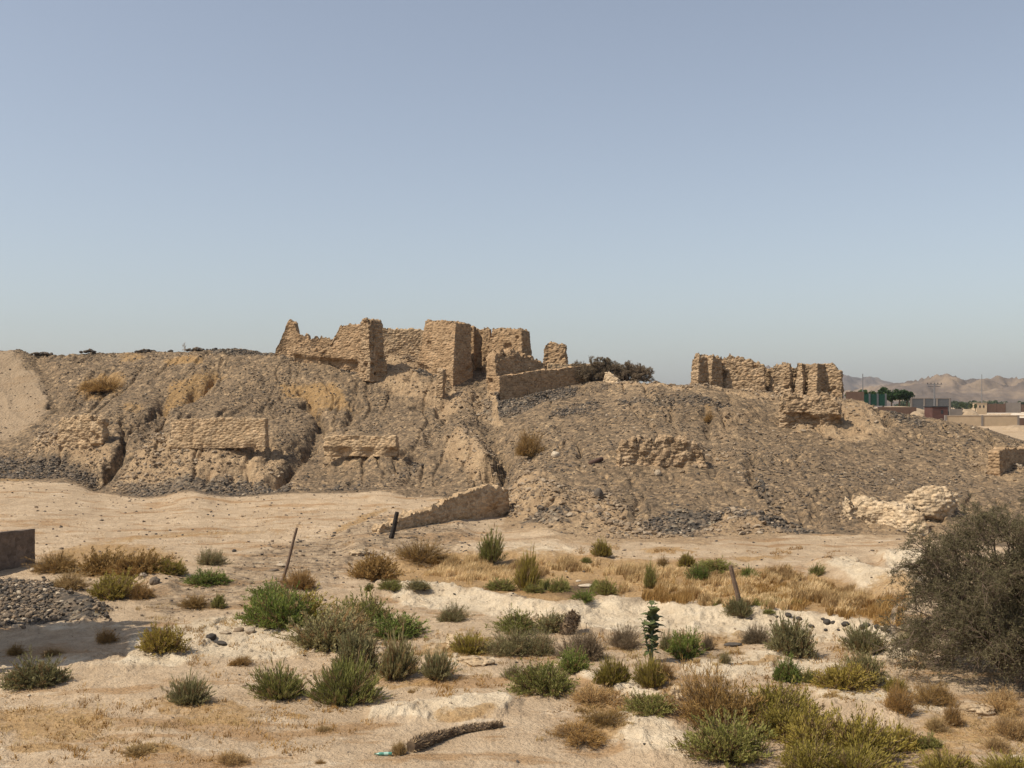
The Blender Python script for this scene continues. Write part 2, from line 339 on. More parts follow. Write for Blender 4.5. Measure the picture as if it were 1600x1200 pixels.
m_pale = orx(poly([(600, 918), (700, 920), (870, 955), (960, 940), (1080, 958), (1210, 962), (1400, 990), (1440, 1010), (1440, 1040), (1240, 1000), (960, 985), (880, 975), (640, 955)], 9)*.8,
             poly([(1290, 885), (1330, 880), (1380, 905), (1440, 900), (1440, 945), (1390, 940), (1330, 910)], 6)*.85, poly([(1365, 868), (1440, 862), (1440, 895), (1390, 895)], 5)*.9,
             poly([(200, 1000), (420, 960), (520, 1000), (480, 1030), (300, 1040), (180, 1050)], 8)*.75, poly([(590, 1112), (700, 1098), (790, 1100), (790, 1125), (650, 1128), (580, 1130)], 5)*.85,
             ell(1020, 1155, 70, 28, 12)*.75, poly([(860, 1035), (980, 1060), (1060, 1100), (1060, 1120), (960, 1085), (880, 1055)], 6)*.75, poly([(1040, 1030), (1240, 1020), (1440, 1080), (1500, 1120), (1300, 1110), (1240, 1075), (1080, 1062)], 8)*.74,
             ell(700, 1010, 70, 12)*.6, ell(720, 1035, 60, 10)*.6, ell(1340, 1100, 70, 18)*.6, ell(1500, 1120, 80, 20)*.4, ell(840, 860, 160, 9)*.5, ell(1480, 990, 60, 30)*.4, ell(100, 1040, 160, 12)*.5, ell(120, 985, 160, 12)*.45)
m_soil = orx(ell(905, 912, 42, 9)*.9, ell(1000, 950, 30, 5)*.5, ell(1080, 1022, 50, 7)*.55, ell(45, 880, 50, 25)*0)
m_grav2 = orx(poly([(380, 860), (600, 800), (760, 830), (720, 870), (600, 880), (380, 960), (250, 980), (200, 930)], 14)*.5, ell(740, 938, 150, 12)*.42, ell(1250, 760, 10, 10)*0)
m_mound = np.maximum(m_mound, m_grav2)
# --- relief: banks, hollows, gullies, spurs
mfade = sst(TT, 4.0, 4.5)*(1-sst(TT, 6.85, 7.0))
g1 = fbm2(X/14, D/14, 3, 11); g2 = fbm2(X/4.5, D/6, 4, 21); g3 = fbm2(X/1.1, D/1.4, 4, 31)
rid = 1-np.abs(fbm2(X/2.6+.25*g2, D/9, 3, 41))*2
inm = sst(TT, 3.98, 4.4)*(1-sst(TT, 6.9, 7.02))
Zr = np.zeros_like(D)
sndf = 1-.75*m_sand
Zr += inm*((.7*g1+.34*g2+.22*rid*(.4+m_mud)+.16*g3+.13*(1-2*np.abs(fbm2(X/.9+.4*g2, D/2.2, 4, 331)))*sst(g2, -.6, .3))*sndf+m_sand*.25*(1-2*np.abs(fbm2((X+D*.8)/3.2, (X-D)/16, 3, 171))))
cr_ = fbm2(X/2.2, D/2.8, 5, 141, .6); cr2 = fbm2(X/.7, D/.9, 4, 151, .6)
flat_ = (1-sst(TT, 3.9, 4.1)); rug = .35+.9*np.clip(m_pale*1.3, 0, 1)+.5*m_grav2+.4*m_dry
Zr += flat_*(.10*g1+.12*g2+.05*g3+rug*(.07*sst(cr_, .02, .09)+.05*sst(cr_, -.2, -.15)+.035*sst(cr2, .05, .2)+.03*cr2))+(TT > 4)*m_mud*.12*g3
Zr += sst(TT, 7.0, 7.1)*(1-sst(TT, 9, 10))*.12*g2
Zr += sst(TT, 9.5, 10.5)*(.5*fbm2(X/25, D/25, 3, 51))
def gully(pts, w, a, side=0):
    global Zr
    ds = seg([(x+0., y+0.) for x, y in pts]); Zr -= a*np.exp(-(ds/w)**2)
wob = 5*n2(D/1.7, X/1.7, 77)
PXs = PX; PX = PX+wob+3*n2(D*1.5, X*1.5, 78)
gully([(335, 585), (300, 615), (262, 628), (250, 650), (225, 690), (190, 712), (170, 735), (150, 750)], 12, .9)
gully([(300, 612), (285, 632), (262, 634)], 4, 1.6); gully([(262, 650), (250, 675), (225, 700), (200, 712)], 5, 1.3); gully([(245, 640), (215, 665), (190, 685)], 4, 1.4)
gully([(192, 662), (195, 690), (180, 712), (165, 738)], 6, 1.15)
gully([(120, 628), (105, 634), (85, 634)], 6, .9)
gully([(470, 615), (490, 645), (510, 665)], 6, .9); gully([(472, 640), (500, 650)], 4, 1.4); gully([(330, 590), (320, 606), (305, 612)], 4, 1.3); gully([(640, 640), (690, 632)], 3, .9); gully([(560, 640), (540, 660), (520, 668)], 4, .9); gully([(500, 665), (480, 700), (450, 735), (430, 755)], 10, 1.0); gully([(490, 698), (462, 706)], 4, 1.0); gully([(458, 725), (440, 745)], 4, .9)
gully([(750, 600), (765, 640), (790, 680), (795, 730), (770, 765)], 26, 1.1); gully([(738, 668), (775, 672), (790, 700), (790, 730), (768, 742)], 7, 1.0)
gully([(700, 650), (690, 640), (720, 600)], 8, .4); gully([(640, 720), (660, 700), (700, 650)], 12, .5)
gully([(1165, 715), (1195, 770), (1230, 790)], 7, .6); gully([(1100, 655), (1110, 680)], 6, .5)
gully([(1375, 640), (1385, 660)], 6, .8); gully([(60, 565), (80, 600), (100, 640)], 10, .5)
gully([(1400, 800), (1440, 830)], 10, .4)
rl_ = fbm2(X/2.4+.5*fbm2(X/5, D/7, 2, 301), D/12, 4, 311); Zr -= inm*(1-m_sand)*.42*sst(g2+.4*g1, -.35, .35)*np.exp(-(rl_/.07)**2)
def bank(pts, w, a): 
    global Zr
    Zr += a*np.exp(-(seg(pts)/w)**2)
bank([(792, 628), (815, 622), (850, 613), (910, 599)], 13, -1.0); bank([(255, 700), (340, 720), (300, 760)], 45, .8); bank([(560, 712), (600, 745)], 35, .7); bank([(720, 690), (755, 720)], 22, 1.0); bank([(120, 680), (90, 710)], 30, .8)
bank([(830, 760), (860, 810)], 30, .6); bank([(1140, 815), (1200, 815)], 14, .45)
bank([(600, 922), (700, 925), (860, 956), (940, 944), (1080, 960), (1210, 966), (1400, 992)], 10, .34)
bank([(1290, 885), (1340, 895), (1440, 930)], 12, .4); bank([(1380, 880), (1440, 875)], 10, .4)
bank([(590, 1118), (700, 1108), (790, 1108)], 9, .13); bank([(1000, 1150), (1060, 1160)], 25, .22); bank([(880, 1045), (1050, 1110)], 9, .13)
bank([(1300, 1108), (1400, 1112)], 14, .2); bank([(-100, 935), (60, 940), (130, 955)], 18, .45); bank([(230, 900), (270, 915)], 16, .25); bank([(560, 860), (620, 840), (720, 830)], 18, .35)
bank([(400, 930), (500, 915)], 14, .15)
PX = PXs
grassy = poly([(560, 885), (690, 868), (900, 870), (1100, 885), (1260, 895), (1385, 935), (1370, 965), (1100, 945), (940, 930), (880, 940), (600, 912)], 10)
Zr -= .35*grassy
Z = Z+Zr
kd_ = np.interp(PX_t, [774, 815, 850, 900, 948], [111.0, 113.0, 115.0, 117.6, 120.2]); ky_ = np.interp(PX_t, [774, 815, 850, 905, 948], [629, 623, 613, 601, 593])
cp_ = CAMZ-(ky_+2.5*g3-HZ)*D/F; Z = np.where((PX_t > 779) & (PX_t < 950) & (D < kd_+.6) & (TT > 5.6) & (Z > cp_), cp_, Z)
m_dry = np.where(TT < 4, np.clip(m_dry*1.3, 0, 1), m_dry)
# breaks of loose brick and stone on the exposed clay
GV = np.stack([X, D, Z], -1).reshape(-1, 3)
mud_f = (m_mud*inm).reshape(-1); fl = mud_f > .1
f1, f2, ci = wor3(GV[fl], 1.6, 5)
GV[fl, 2] += (.28*(ci-.3)*sst(f2-f1, .05, .3)*mud_f[fl])
Z = GV[:, 2].reshape(D.shape)
NR = len(tt)
ii = (np.arange(NR-1)[:, None]*NC+np.arange(NC-1)[None, :])
GF = np.stack([ii, ii+1, ii+1+NC, ii+NC], -1).reshape(-1, 4)
ground = obj('ground', mesh('ground', GV, GF, True, dict(m_mound=m_mound.ravel(), m_sand=m_sand.ravel(), m_mud=(m_mud*1.0).ravel(), m_cob=m_cob.ravel(), m_dry=m_dry.ravel(), m_pale=m_pale.ravel(), m_soil=m_soil.ravel())), M_ground)
tag(ground, kind='structure')
YV = HZ+(CAMZ-Z)*F/D
def gz(x, y):
    p = CX+F*x/y; i = int(np.clip(np.searchsorted(cols, p)-1, 0, NC-2)); t = (p-cols[i])/(cols[i+1]-cols[i])
    return float(np.interp(y, D[:, i], Z[:, i])*(1-t)+np.interp(y, D[:, i+1], Z[:, i+1])*t)
def at(p, Y):
    i = int(np.clip(np.searchsorted(cols, p), 0, NC-1)); yy = YV[:, i]; j = np.nonzero(yy <= Y)[0]
    j = int(j[0]) if len(j) else NR-2
    if j == 0: return np.array([(p-CX)*D[0, i]/F, D[0, i], Z[0, i]])
    a, b = yy[j-1], yy[j]; t = (a-Y)/(a-b+1e-9); d = D[j-1, i]*(1-t)+D[j, i]*t
    x = (p-CX)*d/F
    return np.array([x, d, gz(x, d)])

# ------------------------------------------------------------------ ruined walls
def brickfield(s, z, c=.26, bl=.42, seed=0):
    r = np.floor(z/c); u = s/bl+.5*(r % 2)+.3*_h(r, r*0, 0, seed); k = np.floor(u)
    e = np.minimum(np.minimum(z/c-r, 1-(z/c-r))*c, np.minimum(u-k, 1-(u-k))*bl)
    return sst(e, .0, .055), _h(k, r, 0, seed+1)
def wall(name, st, th, label, cat='ruined wall', m=None, batter=.08, under=0, seed=1, rough=1.0, res=.085, course=.26, bl=.42, jag=.25, lump=0, parent=None, group=None, top_narrow=.75, embed=1.3):
    P = np.array([px3(a, d, yb) for a, d, yt, yb in st]); T = np.array([px3(a, d, yt)[2] for a, d, yt, yb in st])
    L = np.concatenate([[0], np.cumsum(np.linalg.norm(np.diff(P[:, :2], axis=0), axis=1))])
    ns = max(6, int(L[-1]/res)); s = np.linspace(0, L[-1], ns+1)
    bx, by, zb, zt = (np.interp(s, L, v) for v in (P[:, 0], P[:, 1], P[:, 2], T))
    k = np.ones(7)/7
    tx, ty = np.gradient(bx), np.gradient(by)
    if ns > 12: tx = np.convolve(np.pad(tx, 3, 'edge'), k, 'valid'); ty = np.convolve(np.pad(ty, 3, 'edge'), k, 'valid')
    ln = np.hypot(tx, ty); tx /= ln; ty /= ln; nx, ny = -ty, tx
    sd = seed*13.7
    j = jag*(.6*n2(s*1.1+sd, s*0+sd, 3)+.7*n2(s*3.1+sd, s*0, 4)+.5*n2(s*7+sd, s*0, 5)); zt = zt+np.round(j/(course*.5))*course*.5
    zb = zb-embed
    hmax = (zt-zb).max(); nz = max(8, int(hmax/res)); nn = max(4, int(th/res/1.3))
    I, J, K = np.meshgrid(np.arange(ns+1), np.arange(nz+1), np.arange(nn+1), indexing='ij')
    sh = (I == 0) | (I == ns) | (J == 0) | (J == nz) | (K == 0) | (K == nn)
    ids = -np.ones(sh.shape, int); ids[sh] = np.arange(sh.sum())
    I, J, K = I[sh], J[sh], K[sh]
    v = J/nz; n = K/nn*th
    z = zb[I]+v*(zt[I]-zb[I])
    topf = (n2(s[I]*2.3+sd, n*2.5, 9)*.18+n2(s[I]*5+sd, n*6, 10)*.1)*jag/.25
    z = z+v**6*topf
    h = np.maximum(z-zb[I]-embed, 0)
    hrel = h/max(hmax-embed, .5)
    nn_ = th/2+(n-th/2)*(1-(1-top_narrow)*hrel)+0
    nn_ = nn_+batter*h                      # the face leans back as it rises
    if under: nn_ = nn_+under*(1-sst(h, .15, .75))*(K < nn*.5)*(.55+.6*n2(s[I]*.9+sd, h*0, 12))
    se = s[I].copy(); Lt = L[-1]; se = se+np.where(I == 0, 1, 0)*0
    shrink = batter*h*.8*np.clip((se-Lt/2)/(Lt/2), -1, 1); off = -shrink
    V = np.stack([bx[I]+nx[I]*nn_+tx[I]*off, by[I]+ny[I]*nn_+ty[I]*off, z], 1)
    Fs = []
    def q(a, flip):
        A = a[:-1, :-1].ravel(); B = a[1:, :-1].ravel(); C_ = a[1:, 1:].ravel(); D_ = a[:-1, 1:].ravel()
        Fs.append(np.stack([A, D_, C_, B] if flip else [A, B, C_, D_], 1))
    q(ids[:, :, 0], False); q(ids[:, :, -1], True); q(ids[:, -1, :], False); q(ids[:, 0, :], True)
    q(ids[-1, :, :], True); q(ids[0, :, :], False)
    Fq = np.concatenate(Fs)
    N = vnormals(V, Fq)
    endy = (I == 0) | (I == ns)
    sc_ = np.where(endy, n+3.1, s[I]+n*(J == nz))
    zz = V[:, 2]+.10*n2(sc_*.6+sd, V[:, 2]*.3, 14)
    e, cr = brickfield(sc_+.12*n2(zz*2, sc_, 15), zz, course, bl, seed)
    dsp = -.055*(1-e)+.085*(cr-.5)*e
    dsp += .16*fbm3(V+sd, .7, 3, seed)+.05*fbm3(V+sd, 3.0, 3, seed+5)
    if lump:
        f1, f2, ci = wor3(V*[1, 1, 1.35]+sd, lump, seed); dsp += .22/lump*(1-f1*1.3)+.12*(ci-.5)/lump
    hole = sst(fbm3(V+sd*2, 1.1, 2, seed+9), .38, .6); dsp -= .28*hole*rough
    V = V+N*(dsp*rough)[:, None]
    o = obj(name, mesh(name, V, Fq), m or M_brick, parent)
    if parent is None: tag(o, label, cat, group)
    return o
def blob(r, seed, fl=(1, 1, 1), n=28, amp=.25, lump=0, sc=1.5):
    # closed rounded mass on a cube grid
    g = np.linspace(-1, 1, n+1); Vs, Fs = [], []; o = 0
    A, B = np.meshgrid(g, g, indexing='ij')
    for ax in range(3):
        for sg in (-1, 1):
            c = [None]*3; c[ax] = np.full_like(A, sg); c[(ax+1) % 3] = A; c[(ax+2) % 3] = B
            Vs.append(np.stack(c, -1).reshape(-1, 3)); k = np.arange(n)[:, None]*(n+1)+np.arange(n)[None, :]+o
            f = np.stack([k, k+n+1, k+n+2, k+1], -1).reshape(-1, 4); Fs.append(f if sg > 0 else f[:, ::-1]); o += (n+1)**2
    V = np.concatenate(Vs); Fq = np.concatenate(Fs)
    key = np.round(V*1e4).astype(np.int64); _, ix, inv = np.unique(key, axis=0, return_index=True, return_inverse=True)
    V = V[ix]; Fq = inv.reshape(-1)[Fq]
    V = V/np.linalg.norm(V, axis=1)[:, None]
    V *= (1+amp*fbm3(V+seed*3.3, sc, 4, seed))[:, None]
    if lump:
        f1, f2, ci = wor3(V+seed, lump, seed); V *= (1+.22*(.6-f1))[:, None]
    return V*np.array(fl)*r, Fq
def rock(name, pos, size, tint, label=None, seed=0, fl=(1, .8, .6), cat='rock', group=None, n=10, amp=.3, m=None, parent=None, sink=.25, lump=0):
    V, Fq = blob(size/2, seed, fl, n, amp, lump)
    o = obj(name, mesh(name, V, Fq, True, dict(tint=np.clip(tint+.06*fbm3(V/size+seed, 3, 2, 1), 0, 1))), m or M_stone, parent)
    o.location = (pos[0], pos[1], pos[2]+size/2*fl[2]*(1-2*sink)); o.rotation_euler.z = seed*1.3
    if label: tag(o, label, cat, group)
    return o
wall('ruined_wall', [(429, 123, 546, 553), (436, 123, 530, 553), (444, 123, 507, 553), (447, 123, 501, 553), (453, 122.8, 503, 553), (460, 122.6, 518, 553), (466, 122.5, 524, 553), (478, 122.4, 528, 553), (488, 122.3, 531, 553), (498, 122.3, 525, 553), (508, 122.2, 526, 553), (518, 122, 528, 553)], .9,
     'broken mud brick wall with one thin pointed spire at its left end', seed=1, jag=.3)
wall('ruined_wall', [(456, 119.6, 548, 562), (466, 119.3, 541, 563), (480, 119, 543, 565), (512, 118.6, 546, 567)], 1.1, 'knee high undercut stub of mud brick in front of the spired wall', seed=2, under=.7, jag=.2)
wall('ruined_wall', [(496, 118.8, 548, 566), (510, 118.5, 537, 568), (520, 118.2, 518, 569), (525, 118, 508, 569), (550, 117.2, 506, 571), (586, 116.2, 503, 574)], 1.1, 'tall mud brick wall whose left edge slopes down in steps', seed=3, under=.75, batter=.1, jag=.15)
wall('ruined_buttress', [(578, 115.7, 501, 577), (590, 116.5, 498, 576), (604, 117.4, 500, 574)], 1.6, 'dark crumbling rubble end of the tall wall, beside the bright gap', 'buttress', M_rubble, seed=4, lump=2.4, rough=1.3, batter=.07)
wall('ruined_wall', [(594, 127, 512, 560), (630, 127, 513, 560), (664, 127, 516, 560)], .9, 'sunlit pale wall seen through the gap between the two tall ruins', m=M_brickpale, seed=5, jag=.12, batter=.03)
wall('ruined_tower', [(650, 118.6, 501, 574), (658, 118.2, 500, 578), (690, 116.4, 501, 590), (707, 115.4, 503, 596)], 3.2, 'tallest square tower of mud brick with sunlit front and shaded right flank', 'ruined tower', seed=6, batter=.13, jag=.12, under=.35)
wall('ruined_wall', [(724, 121.6, 510, 577), (741, 121, 511, 577), (746, 121.8, 512, 577), (750, 121.8, 514, 577), (754, 121, 512, 577), (766, 120.8, 514, 577)], 1.0, 'wall with a dark vertical crease between the square tower and the broad block', seed=7, jag=.15, batter=.03)
wall('ruined_wall', [(757, 119.6, 514, 574), (770, 119.1, 512, 576), (800, 118.1, 513, 578), (816, 117.6, 515, 579)], 2.9, 'broad mud brick block with a shaded right end, right of the square tower', seed=9, batter=.14, jag=.15)
wall('ruined_wall', [(775, 113.6, 556, 590), (790, 114.6, 549, 588), (812, 116, 550, 586), (832, 117.4, 556, 583), (852, 118.8, 566, 582)], 1.4, 'shaded lumpy wall base bulging out below the broad block', seed=10, lump=1.6, jag=.25, batter=.12)
wall('ruined_wall', [(849, 124, 548, 571), (855, 124, 537, 571), (866, 123.8, 537, 571), (884, 123.4, 541, 571)], .9, 'small stubby wall standing alone at the right end of the main ruin', seed=11, lump=2.2, jag=.2)
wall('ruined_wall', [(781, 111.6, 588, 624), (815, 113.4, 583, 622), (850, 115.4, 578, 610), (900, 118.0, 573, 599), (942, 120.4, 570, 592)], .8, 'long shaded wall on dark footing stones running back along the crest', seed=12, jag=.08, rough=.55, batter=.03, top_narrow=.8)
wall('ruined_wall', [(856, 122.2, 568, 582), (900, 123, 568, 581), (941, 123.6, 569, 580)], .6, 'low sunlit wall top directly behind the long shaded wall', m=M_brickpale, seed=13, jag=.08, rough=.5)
wall('ruined_pillar', [(681, 112.3, 579, 602), (692, 112, 577, 602)], .8, 'short square stub pillar standing below the tower', 'pillar', M_rubble, seed=14, jag=.1, rough=.7)
wall('ruined_wall', [(943, 116, 581, 597), (952, 115.5, 585, 598), (965, 115, 593, 602)], .7, 'tiny pale stump of clay at the far right end of the long shaded wall', m=M_lump, seed=15, jag=.1, lump=2.5, rough=.6)
wall('ruined_wall', [(1188, 107.9, 580, 612), (1206, 107.7, 578, 613), (1250, 107.5, 573, 616), (1284, 107.7, 572, 618)], .7, 'lower wall behind the cleft and the slots of the right ruin', m=M_rubble, seed=42, lump=2.2, jag=.2, batter=.02)
# right-hand ruin
ul = min(at(a, 662)[1] for a in (1240, 1270, 1300))-.6
wall('ruined_pillar', [(1078, 106, 558, 604), (1083, 105.7, 553, 604), (1090, 105.2, 557, 604)], 1.7, 'leftmost upright pillar of stacked stone with a peaked top', 'pillar', M_rubble, seed=21, lump=3.0, jag=.25, batter=.03, rough=.8)
wall('ruined_pillar', [(1101, 106, 562, 604), (1105, 105.8, 557, 604), (1111, 105.4, 563, 604)], 1.7, 'second upright pillar with a stone balanced on its top', 'pillar', M_rubble, seed=22, lump=3.0, jag=.25, batter=.03, rough=.8)
wall('ruined_wall', [(1118, 107, 562, 607), (1128, 106.8, 561, 607), (1138, 106.6, 556, 607), (1150, 106.4, 560, 608), (1172, 106, 563, 609), (1196, 105.6, 571, 611)], .9, 'rough stone wall between the two pillars and the cleft in the right ruin', m=M_rubble, seed=23, lump=2.0, jag=.2)
wall('ruined_wall', [(1201, 106.4, 580, 614), (1206, 106.2, 570, 615), (1220, 106, 567, 616), (1236, 105.6, 568, 617)], 1.0, 'stacked stone wall just right of the cleft, left of the narrow slot', m=M_rubble, seed=24, lump=2.4, jag=.12)
wall('ruined_pillar', [(1240, 105.9, 567, 618), (1255, 105.4, 568, 619)], .9, 'square stone pillar between two narrow dark slots', 'pillar', M_rubble, seed=25, lump=2.6, jag=.1)
wall('ruined_wall', [(1259, 105.8, 570, 619), (1268, 105.4, 569, 620), (1276, 105, 569, 621)], 1.8, 'rounded stone pier left of the dark niche in the right ruin', m=M_rubble, seed=26, lump=2.4, jag=.1)
wall('ruined_wall', [(1283, 106.2, 569, 621), (1300, 105.8, 570, 622), (1308, 105.6, 578, 622), (1316, 105.4, 581, 623)], 1.0, 'rightmost stone wall of the right ruin with a stepped down end', m=M_rubble, seed=27, lump=2.4, jag=.12)
wall('ruined_wall', [(1218, ul+.8, 617, 650), (1240, ul+.5, 615, 655), (1262, ul+.3, 620, 658), (1285, ul, 617, 660), (1305, ul-.2, 622, 661), (1315, ul-.3, 630, 661)], 2.0, 'undercut stone footing jutting out below the right ruin', m=M_rubble, seed=28, lump=2.2, under=1.2, jag=.25, rough=1.2, batter=.02)
# mid slope
def dl_(p, Y): return at(p, Y)[1]
v0 = min(dl_(a, 697) for a in (280, 340, 400))-.3; w0 = min(dl_(a, 714) for a in (520, 560, 610))-.2; u0 = min(dl_(a, 688) for a in (100, 130, 155))
wall('retaining_wall', [(263, v0, 655, 694), (340, v0-.2, 653, 694), (415, v0-.4, 654, 692)], 1.2, embed=.4, label='long straight mud brick wall on the spur at left, horizontal courses', m=M_brickpale, seed=31, jag=.1, rough=.6, batter=.06)
wall('retaining_wall', [(505, w0+.4, 683, 709), (530, w0+.2, 681, 710), (575, w0, 681, 711), (619, w0-.4, 682, 710)], 1.0, embed=.2, label='short pale wall halfway up the slope, dark holes at its left end', m=M_brickpale, seed=32, jag=.08, rough=.7, under=.5)
wall('retaining_wall', [(90, u0, 656, 682), (110, u0-.3, 651, 684), (135, u0-.6, 651, 685), (160, u0-.9, 656, 686)], 1.0, 'crumbled wall remnant farthest left on the slope', m=M_brickpale, seed=33, jag=.15, lump=1.2)
d1 = at(968, 725)[1]-.9; d2 = at(1100, 727)[1]-.9
def dd(t): return d1*(1-t)+d2*t
wall('rubble_outcrop', [(967, dd(0), 700, 722), (975, dd(.05), 690, 724), (1000, dd(.25), 688, 724), (1012, dd(.33), 694, 724), (1030, dd(.5), 687, 725), (1060, dd(.7), 689, 726), (1080, dd(.85), 692, 727), (1095, dd(.95), 698, 727), (1103, dd(1), 708, 727)], 1.2, 'outcrop of big tan lumps in the middle of the right slope', 'outcrop', M_rubble, seed=34, lump=1.3, jag=.25, rough=1.5, batter=.15, embed=1.0)
def dl_(p, Y): return at(p, Y)[1]
a0 = dl_(598, 834)
wall('mud_wall', [(597, a0, 826, 834), (612, a0+.6, 818, 834), (640, a0+1.8, 805, 834), (665, a0+3.2, 799, 832), (690, a0+4.8, 788, 829), (715, a0+6.3, 777, 824), (740, a0+7.8, 768, 817), (768, a0+9.5, 762, 806), (785, a0+10.5, 760, 797), (797, a0+11.2, 766, 790)], .9,
     'low eroded mud wall climbing the foot of the slope behind the dark post', 'mud wall', M_brickpale, seed=35, jag=.12, rough=.8, under=.3, top_narrow=.6)
a1 = dl_(1335, 800)-1.0; a2 = dl_(1445, 826)-1.2
wall('clay_wall', [(1327, a1, 783, 800), (1350, a1, 781, 804), (1380, a1-.5, 788, 812), (1410, a2+.5, 795, 822), (1435, a2, 800, 830), (1452, a2, 812, 832)], 1.3, 'low knobbly cream wall sloping down to the right beside the boulder', 'clay wall', M_lump, seed=36, lump=2.0, jag=.18, rough=1.0, batter=.2, embed=.8)
p = at(1452, 808); V, Fq = blob(1.6, 9, (1, .7, .72), 44, .3, 3.2)
o = obj('boulder', mesh('boulder', V, Fq), M_lump); o.location = (p[0], p[1]-.2, p[2]+.8); tag(o, 'big cream boulder at the right end of the knobbly clay wall', 'boulder')
b0 = dl_(1564, 744)
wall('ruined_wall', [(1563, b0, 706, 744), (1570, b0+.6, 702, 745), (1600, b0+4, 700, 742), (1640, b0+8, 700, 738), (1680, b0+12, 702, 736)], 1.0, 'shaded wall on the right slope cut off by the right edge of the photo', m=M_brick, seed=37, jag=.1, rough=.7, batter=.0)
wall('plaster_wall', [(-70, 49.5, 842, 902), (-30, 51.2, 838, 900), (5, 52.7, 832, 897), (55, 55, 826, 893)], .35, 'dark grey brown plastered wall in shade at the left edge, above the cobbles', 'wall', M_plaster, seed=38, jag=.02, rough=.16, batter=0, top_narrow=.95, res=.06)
# ------------------------------------------------------------------ vegetation
def quads_ribbon(P, Wd, side):
    # P (n,k,3) centre lines, Wd (n,k) half widths, side (n,3)
    n, k = P.shape[:2]
    A = P+side[:, None]*Wd[..., None]; B = P-side[:, None]*Wd[..., None]
    V = np.stack([A, B], 2).reshape(-1, 3)
    base = (np.arange(n)*k*2)[:, None]+np.arange(k-1)[None]*2
    Fq = np.stack([base, base+1, base+3, base+2], -1).reshape(-1, 4)
    return V, Fq
def tubes(P, R, sides=5):
    n, k = P.shape[:2]
    T = np.gradient(P, axis=1); T /= np.linalg.norm(T, axis=2)[..., None]+1e-9
    ref = np.where(np.abs(T[..., 2:3]) > .9, np.array([1., 0, 0]), np.array([0, 0, 1.]))
    U = np.cross(T, ref); U /= np.linalg.norm(U, axis=2)[..., None]+1e-9; Wv = np.cross(T, U)
    a = np.arange(sides)*2*math.pi/sides
    V = P[:, :, None]+R[..., None, None]*(U[:, :, None]*np.cos(a)[None, None, :, None]+Wv[:, :, None]*np.sin(a)[None, None, :, None])
    V = V.reshape(-1, 3); base = (np.arange(n)*k*sides)[:, None, None]+(np.arange(k-1)*sides)[None, :, None]
    j = np.arange(sides)[None, None]; j2 = (j+1) % sides
    Fq = np.stack([base+j, base+j2, base+sides+j2, base+sides+j], -1).reshape(-1, 4)
    return V, Fq
def join(L):
    Vs, Fs, o = [], [], 0
    for V, Fq in L: Vs.append(V); Fs.append(Fq+o); o += len(V)
    return np.concatenate(Vs), np.concatenate(Fs)
def rdir(n, r, up=0.0):
    v = r.normal(size=(n, 3)); v[:, 2] += up; return v/np.linalg.norm(v, axis=1)[:, None]
def perp(d, r):
    v = np.cross(d, r.normal(size=d.shape)); return v/(np.linalg.norm(v, axis=1)[:, None]+1e-9)
def stems_shape(r, n, spread, curve, k=6, base=.3, lo=.6):
    th = r.uniform(0, 2*math.pi, n); el = np.arccos(r.uniform(0.02, 1, n)**.85)*spread      # from vertical
    d = np.stack([np.sin(el)*np.cos(th), np.sin(el)*np.sin(th), np.cos(el)], 1)
    L = r.uniform(lo*.8, 1.0, n)**.8*(1+.2*np.cos(th-r.uniform(0, 6))*np.sin(el)+.16*np.sin(2*th+r.uniform(0, 6))*np.sin(3*el+r.uniform(0, 6))+.13*np.sin(5*th+r.uniform(0, 6))*np.sin(5*el+r.uniform(0, 6)))
    b = np.stack([np.cos(th), np.sin(th), 0*th], 1)*(r.uniform(0, base, n)*np.sin(el))[:, None]
    t = np.linspace(0, 1, k)
    P = b[:, None]+d[:, None]*(L[:, None]*t)[..., None]
    P[..., 2] += curve*(t**2-t)[None]*L[:, None]*np.sin(el)[:, None]*-1+(curve*.3*t**2)[None]
    P += (r.normal(size=(n, 1, 3))*.05*t[None, :, None]**2)
    nl = 4; lob = r.integers(0, nl, n); la = r.uniform(0, 6.28, nl); lr = r.uniform(.15, .55, nl); ls_ = r.uniform(.45, .85, nl); ls_[0] = .95; lr[0] = .12
    P *= ls_[lob][:, None, None]*np.array([1, 1, 1.05]); P[..., 0] += (np.cos(la)*lr)[lob][:, None]; P[..., 1] += (np.sin(la)*lr)[lob][:, None]
    return P, d, L
